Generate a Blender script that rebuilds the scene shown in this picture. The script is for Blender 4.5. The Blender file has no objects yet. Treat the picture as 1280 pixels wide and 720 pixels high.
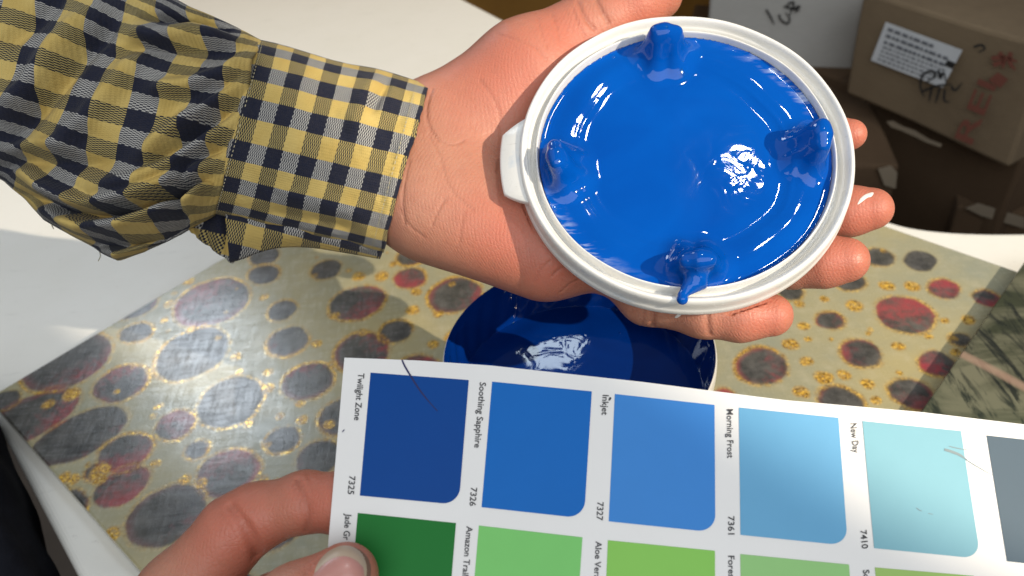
import bpy, math, random
import numpy as np
from mathutils import Vector, Matrix, noise as mnoise

random.seed(7)
RNG = np.random.default_rng(11)
S = bpy.context.scene
COL = S.collection

# ------------------------------------------------------------------ camera
FPX, CX, CY = 1050.0, 640.0, 360.0            # focal length / centre for a 1280 x 720 frame
CAM_H = 0.379                                 # height above the table top
M = np.array([[0.993780903, 0.111353114, 0.0],
              [0.0, 0.0, 0.0],
              [-0.08552915, 0.76331257, 0.64034263]])
M[1] = np.cross(M[2], M[0])                   # rows: world right, forward, up in camera axes
CAM = np.array([0.0, 0.0, CAM_H])

cam_data = bpy.data.cameras.new("camera")
cam = bpy.data.objects.new("camera", cam_data)
COL.objects.link(cam)
mw = np.eye(4); mw[:3, :3] = M; mw[:3, 3] = CAM
cam.matrix_world = Matrix(mw.tolist())
cam_data.sensor_width = 36.0
cam_data.lens = FPX / 1280.0 * 36.0
cam_data.clip_start = 0.01
cam_data.clip_end = 100.0
cam_data.dof.use_dof = True
cam_data.dof.focus_distance = 0.295
cam_data.dof.aperture_fstop = 15.0
S.camera = cam

# ------------------------------------------------------------------ light
S.view_settings.view_transform = 'Standard'
S.view_settings.look = 'None'
S.view_settings.exposure = 0.13
S.view_settings.gamma = 1.0
try:
    S.view_settings.use_curve_mapping = False
except Exception:
    pass
world = bpy.data.worlds.new("World")
S.world = world
world.use_nodes = True
bg = world.node_tree.nodes["Background"]
bg.inputs[0].default_value = (0.80, 0.88, 1.0, 1)
bg.inputs[1].default_value = 0.10


def cam2world_dir(v):
    return M @ np.array(v, float)


def ray(px, py):
    return np.array([(px - CX) / FPX, -(py - CY) / FPX, -1.0])


def P(px, py, z):
    """camera-space point seen at pixel (px, py) at depth z"""
    return ray(px, py) * z


def W(px, py, z):
    return M @ P(px, py, z) + CAM


def on_level(px, py, zlev):
    d = M @ ray(px, py)
    return CAM + d * ((zlev - CAM[2]) / d[2])


def look_rot(direction):
    return Vector(direction).to_track_quat('-Z', 'Y')


def lamp(name, kind, loc, target, energy, color, **kw):
    d = bpy.data.lights.new(name, kind)
    d.energy = energy
    d.color = color
    for k, v in kw.items():
        setattr(d, k, v)
    o = bpy.data.objects.new(name, d)
    COL.objects.link(o)
    o.location = Vector(loc)
    o.rotation_mode = 'QUATERNION'
    o.rotation_quaternion = look_rot(np.array(target) - np.array(loc))
    return o


LID_C = W(856.5, 185.0, 0.3024)
SUN_DIR = cam2world_dir((0.62, 0.09, 0.78)); SUN_DIR /= np.linalg.norm(SUN_DIR)
# low sun that reaches the bench through the shop opening, behind and right of the camera;
# its patch ends on a slant across the card and the wrist, everything left of it lies in open shade
_a, _b = W(930, 520, 0.254), W(1120, 690, 0.244)
_m = np.cross(SUN_DIR, _b - _a); _m /= np.linalg.norm(_m)
if (LID_C - _a) @ _m < 0: _m = -_m
_t = np.cross(_m, SUN_DIR)
PATCH_R = 0.31
_c = _a + _m * (PATCH_R - .011) - _t * 0.045
lamp("sun_patch", 'SPOT', _c + SUN_DIR * 4.0, _c, 780.0, (1.0, 0.87, 0.68),
     spot_size=2 * math.atan(PATCH_R / 4.0), spot_blend=0.07, shadow_soft_size=0.014)
# the open shop front: broad soft daylight
lamp("shop_front_daylight", 'AREA', (0.05, -1.15, 1.30), (-0.1, 0.35, 0.1), 24.0, (0.95, 0.98, 1.0),
     shape='RECTANGLE', size=2.4, size_y=1.3)


# unseen fill lamp added over the left end of the bench, cool and very soft
lamp("left_fill", 'AREA', (-1.0, 0.45, 1.35), (-0.25, 0.4, 0.0), 3.0, (0.90, 0.96, 1.0), shape='RECTANGLE', size=1.6, size_y=1.3)


def mirror_lamp(name, px, py, depth_pt, nrm, dist, size, energy, color, size_y=None):
    """an unseen area lamp added where a level or tilted glossy surface mirrors it"""
    v = CAM - depth_pt
    v /= np.linalg.norm(v)
    r = 2 * (nrm @ v) * nrm - v
    lamp(name, 'AREA', depth_pt + r * dist, depth_pt, energy, color, shape='RECTANGLE', size=size, size_y=size_y or size)


LID_N_CAM = np.array([-0.0578, 0.3719, 0.9265]); LID_N_CAM /= np.linalg.norm(LID_N_CAM)
LID_N = M @ LID_N_CAM
UPV = np.array([0, 0, 1.0])
mirror_lamp("lid_glint_lamp", 928, 212, W(928, 212, 0.302), LID_N, 1.6, 0.10, 3.2, (1.0, 0.98, 0.95), 0.095)  # added lamp, out of view, for the glint on the lid paint
mirror_lamp("pail_glint_lamp", 690, 430, on_level(690, 430, 0.098), UPV, 2.2, 0.13, 0.55, (0.75, 0.90, 1.0), 0.10)  # added out of view to give the pail paint its glint
mirror_lamp("tile_glint_lamp", 268, 470, on_level(268, 470, 0.012), UPV, 2.2, 0.36, 6.5, (0.80, 0.90, 1.0), 0.50)  # unseen lamp added for the cool glare on the spotted tile


# ------------------------------------------------------------------ helpers
def lin(r, g, b):
    def c(v):
        v /= 255.0
        return v / 12.92 if v <= 0.04045 else ((v + 0.055) / 1.055) ** 2.4
    return (c(r), c(g), c(b), 1.0)


class Mat:
    """small node builder"""
    def __init__(self, name, color=(0.5, 0.5, 0.5, 1), rough=0.5, spec=0.5):
        self.m = bpy.data.materials.new(name)
        self.m.use_nodes = True
        self.nt = self.m.node_tree
        self.b = self.nt.nodes["Principled BSDF"]
        self.b.inputs["Base Color"].default_value = color
        self.b.inputs["Roughness"].default_value = rough
        self.b.inputs["Specular IOR Level"].default_value = spec

    def n(self, kind, **kw):
        nd = self.nt.nodes.new(kind)
        for k, v in kw.items():
            if k in nd.inputs.keys() if hasattr(nd.inputs, 'keys') else False:
                nd.inputs[k].default_value = v
            else:
                setattr(nd, k, v)
        return nd

    def l(self, a, b):
        self.nt.links.new(a, b)

    def val(self, sock, v):
        if hasattr(v, 'is_linked') or isinstance(v, bpy.types.NodeSocket):
            self.l(v, sock)
        else:
            sock.default_value = v

    def math(self, op, a, b=0.0, c=0.0, clamp=False):
        nd = self.n('ShaderNodeMath', operation=op)
        nd.use_clamp = clamp
        self.val(nd.inputs[0], a); self.val(nd.inputs[1], b); self.val(nd.inputs[2], c)
        return nd.outputs[0]

    def mix(self, fac, a, b, mode='MIX'):
        nd = self.n('ShaderNodeMix', data_type='RGBA', blend_type=mode)
        self.val(nd.inputs[0], fac); self.val(nd.inputs[6], a); self.val(nd.inputs[7], b)
        return nd.outputs[2]

    def noise(self, scale, detail=4.0, rough=0.55, vec=None, dist=0.0):
        nd = self.n('ShaderNodeTexNoise')
        nd.inputs['Scale'].default_value = scale
        nd.inputs['Detail'].default_value = detail
        nd.inputs['Roughness'].default_value = rough
        nd.inputs['Distortion'].default_value = dist
        if vec is None:
            vec = self.coord()
        self.l(vec, nd.inputs['Vector'])
        return nd.outputs[0]

    def coord(self, which='Object'):
        if not hasattr(self, '_tc'):
            self._tc = self.n('ShaderNodeTexCoord')
        return self._tc.outputs[which]

    def mapping(self, scale=(1, 1, 1), rot=(0, 0, 0), vec=None):
        nd = self.n('ShaderNodeMapping')
        nd.inputs['Scale'].default_value = scale
        nd.inputs['Rotation'].default_value = rot
        self.l(vec or self.coord(), nd.inputs['Vector'])
        return nd.outputs[0]

    def attr(self, name):
        return self.n('ShaderNodeAttribute', attribute_name=name)

    def ramp(self, fac, lo, hi, a=0.0, b=1.0):
        nd = self.n('ShaderNodeMapRange')
        self.val(nd.inputs[0], fac)
        nd.inputs[1].default_value = lo; nd.inputs[2].default_value = hi
        nd.inputs[3].default_value = a; nd.inputs[4].default_value = b
        return nd.outputs[0]

    def bump(self, height, strength=0.3, dist=0.001, prev=None):
        nd = self.n('ShaderNodeBump')
        nd.inputs['Strength'].default_value = strength
        nd.inputs['Distance'].default_value = dist
        self.l(height, nd.inputs['Height'])
        if prev is not None:
            self.l(prev, nd.inputs['Normal'])
        return nd.outputs[0]

    def set(self, name, v):
        self.val(self.b.inputs[name], v)
        return self


def mesh_obj(name, verts, faces, mat, parent=None, smooth=True, normals=None, attrs=None, uv=None):
    me = bpy.data.meshes.new(name)
    verts = np.asarray(verts, dtype=np.float32)
    faces_l = faces.tolist() if isinstance(faces, np.ndarray) else faces
    me.from_pydata(verts.tolist(), [], faces_l)
    me.update()
    if attrs:
        for an, arr in attrs.items():
            arr = np.asarray(arr, dtype=np.float32)
            if arr.ndim == 1:
                at = me.attributes.new(an, 'FLOAT', 'POINT')
                at.data.foreach_set('value', arr)
            else:
                at = me.attributes.new(an, 'FLOAT_COLOR', 'POINT')
                at.data.foreach_set('color', arr.ravel())
    if smooth:
        me.polygons.foreach_set('use_smooth', np.ones(len(me.polygons), dtype=bool))
    if normals is not None:
        me.normals_split_custom_set_from_vertices(np.asarray(normals, dtype=np.float32).tolist())
    if mat is not None:
        me.materials.append(mat)
    o = bpy.data.objects.new(name, me)
    COL.objects.link(o)
    if parent is not None:
        o.parent = parent
    return o


def tag(o, label=None, cat=None, group=None, kind=None):
    if label: o["label"] = label
    if cat: o["category"] = cat
    if group: o["group"] = group
    if kind: o["kind"] = kind
    return o


def empty(name, loc=(0, 0, 0), rot=None):
    o = bpy.data.objects.new(name, None)
    COL.objects.link(o)
    o.empty_display_size = 0.02
    if rot is not None:
        m = np.eye(4); m[:3, :3] = rot; m[:3, 3] = loc
        o.matrix_world = Matrix(m.tolist())
    else:
        o.location = Vector(loc)
    return o


def grid_faces(nu, nv, closed_u=False):
    f = []
    for i in range(nu if closed_u else nu - 1):
        i2 = (i + 1) % nu
        for j in range(nv - 1):
            f.append((i * nv + j, i2 * nv + j, i2 * nv + j + 1, i * nv + j + 1))
    return f


def lathe(profile, seg=160):
    v, f = [], []
    prof = np.array(profile, float)
    n = len(prof)
    ang = np.linspace(0, 2 * np.pi, seg, endpoint=False)
    for a in ang:
        for r, z in prof:
            v.append((r * math.cos(a), r * math.sin(a), z))
    for i in range(seg):
        k = (i + 1) % seg
        for j in range(n - 1):
            f.append((i * n + j, k * n + j, k * n + j + 1, i * n + j + 1))
    return np.array(v), f


def smooth_profile(pts, sub=4):
    """Chaikin rounding of an open polyline"""
    p = np.array(pts, float)
    for _ in range(sub):
        q = [p[0]]
        for a, b in zip(p[:-1], p[1:]):
            q.append(a * .75 + b * .25); q.append(a * .25 + b * .75)
        q.append(p[-1])
        p = np.array(q)
    return p


def to_world(pc):
    return np.asarray(pc) @ M.T + CAM


def vnoise(pts, scale, seed=0.0, octaves=3):
    out = np.empty(len(pts))
    for i, p in enumerate(np.asarray(pts) * scale + seed):
        out[i] = mnoise.fractal(Vector(p.tolist() if len(p) == 3 else [p[0], p[1], 0.0]), 1.0, 2.0, octaves)
    return out


# ---- signed distance fields -> mesh
def smin(a, b, k):
    h = np.maximum(k - np.abs(a - b), 0.0) / k
    return np.minimum(a, b) - h * h * k * 0.25


def cone_sdf(p, a, b, ra, rb, flat=None):
    a = np.asarray(a, np.float32); b = np.asarray(b, np.float32)
    ab = b - a
    pa = p - a
    t = np.clip((pa @ ab) / max(ab @ ab, 1e-12), 0, 1)
    d = pa - t[..., None] * ab
    if flat is not None:
        nv, s = flat
        nv = np.asarray(nv, np.float32)
        c = d @ nv
        d = d + (c * (s - 1.0))[..., None] * nv
    return np.sqrt((d * d).sum(-1)) - (ra + (rb - ra) * t)


def polyline_dist(p, pts):
    best = None
    for a, b in zip(pts[:-1], pts[1:]):
        d = cone_sdf(p, a, b, 0.0, 0.0)
        best = d if best is None else np.minimum(best, d)
    return best


def surface_nets(fn, lo, hi, h):
    lo = np.array(lo, np.float32); hi = np.array(hi, np.float32)
    n = np.ceil((hi - lo) / h).astype(int) + 1
    xs = [lo[i] + h * np.arange(n[i], dtype=np.float32) for i in range(3)]
    vals = np.empty(n, np.float32)
    B = 8                                      # only blocks near the surface are sampled finely
    nbk = -(-n // B)
    bi = np.stack(np.meshgrid(*[np.arange(k) for k in nbk], indexing='ij'), -1).reshape(-1, 3)
    cen = (lo + h * (bi * B + (B - 1) / 2)).astype(np.float32)
    dc = fn(cen)
    loc = np.stack(np.meshgrid(np.arange(B), np.arange(B), np.arange(B), indexing='ij'), -1).reshape(-1, 3)
    far = np.abs(dc) > h * B * 1.3
    for sel, fine in ((np.where(far)[0], False), (np.where(~far)[0], True)):
        for k0 in range(0, len(sel), 400):
            ks = sel[k0:k0 + 400]
            ii = (bi[ks][:, None, :] * B + loc[None]).reshape(-1, 3)
            ok = (ii < n).all(1)
            ii = ii[ok]
            if fine:
                vals[tuple(ii.T)] = fn((lo + h * ii).astype(np.float32))
            else:
                vals[tuple(ii.T)] = np.repeat(dc[ks], B ** 3)[ok]
    ins = vals < 0
    nc = n - 1
    cnt = np.zeros(nc, np.uint8)
    for dx in (0, 1):
        for dy in (0, 1):
            for dz in (0, 1):
                cnt += ins[dx:dx + nc[0], dy:dy + nc[1], dz:dz + nc[2]]
    act = (cnt > 0) & (cnt < 8)
    idx = -np.ones(nc, np.int64)
    ci = np.argwhere(act)
    idx[act] = np.arange(len(ci))
    acc = np.zeros((len(ci), 3)); num = np.zeros(len(ci))
    for ax in range(3):
        oth = [a for a in range(3) if a != ax]
        for u in (0, 1):
            for v in (0, 1):
                o0 = np.zeros(3, int); o0[oth[0]] = u; o0[oth[1]] = v
                o1 = o0.copy(); o1[ax] = 1
                v0 = vals[tuple((ci + o0).T)]; v1 = vals[tuple((ci + o1).T)]
                cr = (v0 < 0) != (v1 < 0)
                t = np.where(cr, v0 / np.where(cr, v0 - v1, 1), 0)
                pt = np.repeat(o0[None].astype(float), len(ci), 0)
                pt[:, ax] = t
                acc[cr] += pt[cr]; num[cr] += 1
    verts = lo + h * (ci + acc / num[:, None])
    faces = []
    for ax in range(3):
        a1, a2 = (ax + 1) % 3, (ax + 2) % 3
        s0 = [slice(None)] * 3; s1 = [slice(None)] * 3
        s0[ax] = slice(0, n[ax] - 1); s1[ax] = slice(1, n[ax])
        cr = ins[tuple(s0)] != ins[tuple(s1)]
        e = np.argwhere(cr)
        ok = (e[:, a1] > 0) & (e[:, a2] > 0) & (e[:, a1] < n[a1] - 1) & (e[:, a2] < n[a2] - 1)
        e = e[ok]
        q = []
        for (u, v) in ((-1, -1), (0, -1), (0, 0), (-1, 0)):
            c = e.copy(); c[:, a1] += u; c[:, a2] += v
            q.append(idx[tuple(c.T)])
        q = np.stack(q, 1)
        flip = ~ins[tuple(e.T)]
        q[flip] = q[flip][:, ::-1]
        faces.append(q)
    return verts, np.concatenate(faces)


def sdf_normals(fn, v, e=0.0004):
    v = v.astype(np.float32)
    g = np.zeros_like(v)
    for a in range(3):
        d = np.zeros(3, np.float32); d[a] = e
        g[:, a] = fn(v + d) - fn(v - d)
    return g / np.maximum(np.linalg.norm(g, axis=1, keepdims=True), 1e-9)


def relax(fn, v, it=2):
    for _ in range(it):
        nrm = sdf_normals(fn, v)
        v = v - nrm * np.clip(fn(v.astype(np.float32)), -0.0006, 0.0006)[:, None]
    return v


# ------------------------------------------------------------------ materials
def mat_table():
    m = Mat("white_plastic", (0.80, 0.80, 0.77, 1), 0.42)
    n1 = m.noise(9, 5); n2 = m.noise(160, 3, 0.7)
    c = m.mix(m.ramp(n1, .35, .7), (0.86, 0.84, 0.78, 1), (0.81, 0.79, 0.72, 1))
    n0 = m.noise(3.2, 4, .6)
    c = m.mix(m.ramp(n0, .62, .72, 0, .3), c, (0.52, 0.55, 0.58, 1))
    ns = m.noise(24, 5, .75, m.mapping((1, 6, 1), (0, 0, .9)))
    c = m.mix(m.ramp(ns, .60, .70, 0, .40), c, (0.50, 0.48, 0.44, 1))
    c = m.mix(m.ramp(n2, .66, .78, 0, .5), c, (0.45, 0.43, 0.38, 1))
    m.set("Base Color", c); m.set("Roughness", m.ramp(n1, .3, .7, .35, .55))
    m.set("Normal", m.bump(m.noise(240, 2), .12, .0006))
    return m.m


def mat_tile():
    m = Mat("spotted_resin", rough=0.2)
    a = m.attr("pat")
    sep = m.n('ShaderNodeSeparateColor'); m.l(a.outputs['Color'], sep.inputs[0])
    dark, red, gold = sep.outputs[0], sep.outputs[1], sep.outputs[2]
    nb = m.noise(11, 5, .6); nf = m.noise(90, 4, .65)
    base = m.mix(m.ramp(nb, .32, .68), (0.45, 0.385, 0.20, 1), (0.31, 0.315, 0.235, 1))
    base = m.mix(m.ramp(nf, .5, .75, 0, .35), base, (0.55, 0.50, 0.36, 1))
    dk = m.mix(m.ramp(nf, .35, .68), (0.040, 0.040, 0.041, 1), (0.12, 0.115, 0.11, 1))
    dk = m.mix(m.math('MULTIPLY', red, m.ramp(m.noise(60, 3), .30, .55), clamp=True), dk, (0.33, 0.05, 0.065, 1))
    c = m.mix(dark, base, dk)
    vg = m.n('ShaderNodeTexVoronoi'); vg.inputs['Scale'].default_value = 900
    m.l(m.coord(), vg.inputs['Vector'])
    sepv = m.n('ShaderNodeSeparateColor'); m.l(vg.outputs['Color'], sepv.inputs[0])
    glit = m.ramp(sepv.outputs[0], .45, .9)
    gcol = m.mix(glit, (0.40, 0.21, 0.03, 1), (0.85, 0.52, 0.07, 1))
    gfac = m.math('MULTIPLY', gold, m.ramp(sepv.outputs[1],   .05, .45, .55, 1), clamp=True)
    c = m.mix(gfac, c, gcol)
    m.set("Base Color", c)
    m.set("Metallic", m.math('MULTIPLY', gfac, m.ramp(sepv.outputs[2], .7, .85, 0, .7)))
    sc = m.noise(60, 5, .7, m.mapping((1, 7, 1), (0, 0, .6)))
    sc2 = m.noise(60, 5, .7, m.mapping((7, 1, 1), (0, 0, .2)))
    m.set("Roughness", m.ramp(m.math('ADD', sc, sc2), .75, 1.3, .13, .36))
    b1 = m.bump(m.noise(45, 3), .12, .001)
    m.set("Normal", m.bump(m.math('ADD', sc, sc2), .10, .0006, b1))
    m.set("Coat Weight", .12); m.set("Coat Roughness", .10)
    return m.m


def mat_panel():
    m = Mat("green_marbled_resin", rough=0.16)
    wv = m.mapping((1, 1, 1), (0, 0, math.radians(-33)))
    n1 = m.noise(9, 6, .6, m.mapping((1, 3.5, 1), (0, 0, math.radians(35))), 1.5)
    n2 = m.noise(22, 5, .7, m.mapping((5, 1, 1), (0, 0, math.radians(-40))), .8)
    n3 = m.noise(3.5, 2)
    c = m.mix(m.ramp(n1, .38, .6), (0.045, 0.050, 0.030, 1), (0.17, 0.165, 0.11, 1))
    c = m.mix(m.ramp(n2, .50, .60, 0, .9), c, (0.014, 0.017, 0.016, 1))
    c = m.mix(m.ramp(n3, .50, .68, 0, .7), c, (0.11, 0.16, 0.10, 1))
    # pale pinkish veins
    w = m.n('ShaderNodeTexWave'); w.inputs['Scale'].default_value = 2.7
    w.inputs['Distortion'].default_value = 1.2; w.inputs['Detail'].default_value = 2
    w.inputs['Phase Offset'].default_value = 1.1
    m.l(wv, w.inputs['Vector'])
    c = m.mix(m.ramp(w.outputs['Fac'], .988, .999, 0, .6), c, (0.42, 0.27, 0.20, 1))
    m.set("Base Color", c)
    m.set("Normal", m.bump(m.noise(50, 3), .10, .0006))
    return m.m


def mat_cardboard(name, c1, c2, rough=.85):
    m = Mat(name, rough=rough, spec=.25)
    n1 = m.noise(7, 5); n2 = m.noise(80, 4, .6, m.mapping((1, 1, 14)))
    c = m.mix(m.ramp(n1, .3, .7), c1, c2)
    c = m.mix(m.ramp(n2, .4, .7, 0, .25), c, (c1[0] * .6, c1[1] * .6, c1[2] * .6, 1))
    m.set("Base Color", c); m.set("Normal", m.bump(n2, .2, .001))
    return m.m


def mat_plain(name, col, rough=.6, bump=0.0, scale=200, var=.12, spec=.5):
    m = Mat(name, col, rough, spec)
    n = m.noise(scale * .1, 4)
    d = tuple(max(0.0, c * (1 - var)) for c in col[:3]) + (1,)
    m.set("Base Color", m.mix(m.ramp(n, .3, .7), col, d))
    if bump:
        m.set("Normal", m.bump(m.noise(scale, 3), bump, .0006))
    return m.m


def mat_lid():
    m = Mat("lid_plastic", (0.77, 0.745, 0.68, 1), 0.30)
    n1 = m.noise(60, 4); n2 = m.noise(420, 4, .7)
    c = m.mix(m.ramp(n1, .4, .75), (0.76, 0.755, 0.73, 1), (0.70, 0.69, 0.66, 1))
    c = m.mix(m.ramp(n2, .70, .80, 0, .6), c, (0.30, 0.33, 0.38, 1))
    n3 = m.noise(38, 5, .7, m.mapping((1, 1, 3)))
    c = m.mix(m.ramp(n3, .56, .68, 0, .45), c, (0.40, 0.52, 0.66, 1))
    n4 = m.noise(150, 4, .75, m.mapping((1, 5, 1)))
    c = m.mix(m.ramp(n4, .62, .75, 0, .4), c, (0.46, 0.44, 0.40, 1))
    m.set("Base Color", c); m.set("Roughness", m.ramp(n1, .3, .7, .22, .4))
    m.set("Subsurface Weight", .25); m.set("Subsurface Radius", (.6, .6, .6)); m.set("Subsurface Scale", .004)
    m.set("Normal", m.bump(m.noise(300, 3), .10, .0004))
    return m.m


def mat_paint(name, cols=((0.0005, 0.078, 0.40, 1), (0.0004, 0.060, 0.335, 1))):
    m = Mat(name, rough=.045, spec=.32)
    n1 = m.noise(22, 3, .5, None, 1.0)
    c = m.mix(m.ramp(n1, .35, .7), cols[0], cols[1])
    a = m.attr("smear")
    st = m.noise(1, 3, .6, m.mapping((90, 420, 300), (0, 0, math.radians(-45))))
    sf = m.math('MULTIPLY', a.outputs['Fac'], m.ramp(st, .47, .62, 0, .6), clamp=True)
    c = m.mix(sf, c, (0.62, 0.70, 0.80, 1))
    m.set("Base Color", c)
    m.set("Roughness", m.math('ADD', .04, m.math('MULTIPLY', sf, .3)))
    # soft ripples that break up mirror images, and scattered air bubbles
    rp = m.attr("ripple")
    nr = m.noise(95, 2.0, .45, None, 1.0)
    h1 = m.math('MULTIPLY', nr, rp.outputs['Fac'])
    b1 = m.bump(h1, 1.0, .00055)
    vb = m.n('ShaderNodeTexVoronoi'); vb.inputs['Scale'].default_value = 165
    m.l(m.coord(), vb.inputs['Vector'])
    sp = m.n('ShaderNodeSeparateColor'); m.l(vb.outputs['Color'], sp.inputs[0])
    bub = m.math('MULTIPLY', m.ramp(vb.outputs['Distance'], .0, .12, 1, 0),
                 m.math('GREATER_THAN', sp.outputs[0], .93))
    m.set("Normal", m.bump(bub, .9, .0006, b1))
    return m.m


def mat_skin(name, warm=1.0):
    m = Mat(name, rough=.48, spec=.42)
    cr = m.attr("crease").outputs['Fac']; rd = m.attr("red").outputs['Fac']
    n1 = m.noise(45, 5, .6); n2 = m.noise(260, 4, .6)
    c = m.mix(m.ramp(n1, .33, .68), (0.49, 0.238, 0.158, 1), (0.42, 0.180, 0.118, 1))
    c = m.mix(m.math('MULTIPLY', rd, .95), c, (0.51, 0.155, 0.10, 1))
    c = m.mix(m.ramp(n2, .45, .75, 0, .22), c, (0.36, 0.150, 0.10, 1))
    c = m.mix(m.math('MULTIPLY', m.math('MULTIPLY', cr, m.ramp(n1, .3, .6, .35, 1)), .45, clamp=True), c, (0.25, 0.085, 0.055, 1))
    m.set("Base Color", c)
    m.set("Roughness", m.ramp(n1, .3, .7, .42, .58))
    m.set("Subsurface Weight", .32); m.set("Subsurface Radius", (1.0, .35, .2)); m.set("Subsurface Scale", .0035)
    # skin ridges
    w = m.n('ShaderNodeTexWave'); w.inputs['Scale'].default_value = 330
    w.inputs['Distortion'].default_value = 5.0; w.inputs['Detail'].default_value = 2; w.inputs['Detail Scale'].default_value = .25
    m.l(m.mapping((1, 1, 1), (.5, .2, .9)), w.inputs['Vector'])
    b0 = m.bump(w.outputs['Fac'], .12, .0003)
    v = m.n('ShaderNodeTexVoronoi', feature='DISTANCE_TO_EDGE'); v.inputs['Scale'].default_value = 620
    m.l(m.coord(), v.inputs['Vector'])
    b1 = m.bump(m.ramp(v.outputs[0], 0, .18), .22, .0003, b0)
    b2 = m.bump(m.noise(120, 5, .65), .22, .0009, b1)
    m.set("Normal", m.bump(m.math('MULTIPLY', cr, -1.0), .35, .0008, b2))
    return m.m


def mat_gingham(name, nthread=8.0):
    m = Mat(name, rough=.9, spec=.15)
    uv = m.attr("chk")                         # x: along the arm, y: round the arm, both counted in checks
    s = m.n('ShaderNodeSeparateXYZ'); m.l(uv.outputs['Vector'], s.inputs[0])
    u, v = s.outputs[0], s.outputs[1]
    wob = m.math('MULTIPLY', m.math('SUBTRACT', m.noise(190, 3), .5), .07)
    uu = m.math('ADD', u, wob); vv = m.math('SUBTRACT', v, wob)
    ua = m.math('LESS_THAN', m.math('PINGPONG', uu, 1.0), .5)
    va = m.math('LESS_THAN', m.math('PINGPONG', vv, 1.0), .5)
    yel = (0.58, 0.435, 0.15, 1); cream = (0.44, 0.405, 0.31, 1); navy = (0.012, 0.015, 0.031, 1); navy2 = (0.015, 0.018, 0.036, 1)
    nv = m.noise(75, 4)
    yelv = m.mix(m.ramp(nv, .3, .7), yel, (0.49, 0.345, 0.10, 1))
    olive = (0.42, 0.33, 0.12, 1); pale = (0.43, 0.42, 0.39, 1)
    warp = m.mix(ua, navy, m.mix(va, pale, yelv))
    weft = m.mix(va, navy2, m.mix(ua, olive, yelv))
    # twill: which of the two threads lies on top
    ut = m.math('MULTIPLY', u, nthread); vt = m.math('MULTIPLY', v, nthread)
    row = m.math('FLOOR', vt)
    ph = m.math('FRACT', m.math('ADD', ut, m.math('MULTIPLY', row, .5)))
    top = m.math('GREATER_THAN', ph, .52)
    c = m.mix(top, warp, weft)
    fz = m.noise(900, 3, .7)
    c = m.mix(m.ramp(fz, .3, .75, 0, .08), c, (0.16, 0.13, 0.08, 1))
    m.set("Base Color", c)
    h = m.math('ADD', m.math('PINGPONG', vt, .5), m.math('MULTIPLY', m.math('PINGPONG', m.math('ADD', ut, m.math('MULTIPLY', row, .5)), .5), .8))
    b0 = m.bump(h, .45, .0004)
    m.set("Normal", m.bump(m.noise(150, 4, .6), .5, .0012, b0))
    m.set("Sheen Weight", .06); m.set("Sheen Roughness", .5)
    return m.m


def mat_swatch(name, col):
    m = Mat(name, col, .5, .16)
    n = m.noise(120, 4)
    d = tuple(c * .985 for c in col[:3]) + (1,)
    m.set("Base Color", m.mix(m.ramp(n, .4, .6), col, d))
    m.set("Normal", m.bump(m.noise(500, 2), .04, .0002))
    return m.m


M_TABLE = mat_table()
M_TILE = mat_tile()
M_PANEL = mat_panel()
M_LID = mat_lid()
M_PAINT = mat_paint("wet_blue_paint")
M_PAINT_SHADED = mat_paint("shaded_blue_paint", ((0.0004, 0.027, 0.20, 1), (0.0003, 0.020, 0.16, 1)))  # same blue as on the lid, with the pail's shade put into the colour
M_SKIN = mat_skin("skin")
M_SHIRT = mat_gingham("checked_cotton")
M_CARD = mat_plain("card_paper", (0.785, 0.775, 0.76, 1), .5, .05, 300, .04)
M_INK = mat_plain("printing_ink", (0.03, 0.03, 0.035, 1), .5)
M_PEN = mat_plain("pen_ink", (0.006, 0.006, 0.085, 1), .4)
M_SCUFF = mat_plain("scuff_grey", (0.20, 0.26, 0.28, 1), .6)
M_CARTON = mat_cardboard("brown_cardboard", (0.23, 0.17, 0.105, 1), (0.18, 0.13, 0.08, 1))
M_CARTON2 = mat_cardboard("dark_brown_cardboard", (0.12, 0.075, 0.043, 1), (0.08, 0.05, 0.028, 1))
M_WBOX = mat_cardboard("white_cardboard", (0.50, 0.49, 0.465, 1), (0.43, 0.42, 0.39, 1), .7)
M_WOOD = mat_cardboard("brown_board", (0.34, 0.17, 0.035, 1), (0.22, 0.10, 0.02, 1), .5)
M_FLOOR = mat_plain("dark_floor", (0.10, 0.075, 0.055, 1), .7, .2, 40, .4)
M_LABEL = mat_plain("paper_label", (0.66, 0.68, 0.70, 1), .6)
M_GREYINK = mat_plain("grey_print", (0.16, 0.17, 0.19, 1), .7)
M_RED = mat_plain("red_print", (0.20, 0.065, 0.043, 1), .7)
M_BLACK = mat_plain("marker_black", (0.02, 0.02, 0.02, 1), .6)
M_TAPE = mat_plain("packing_tape", (0.27, 0.22, 0.16, 1), .25)
M_CLOTH = mat_plain("dark_trouser_cloth", (0.013, 0.014, 0.020, 1), .95, .6, 700, .4, .1)
M_PAIL = mat_plain("pail_plastic", (0.72, 0.71, 0.67, 1), .35, .05, 200, .08)
M_NAIL = None

# ------------------------------------------------------------------ setting: floor, table, tiles
v = np.array([(-4, -3, -0.74), (4, -3, -0.74), (4, 5, -0.74), (-4, 5, -0.74)])
tag(mesh_obj("floor", v, [(0, 1, 2, 3)], M_FLOOR, smooth=False), kind="structure")


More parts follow.
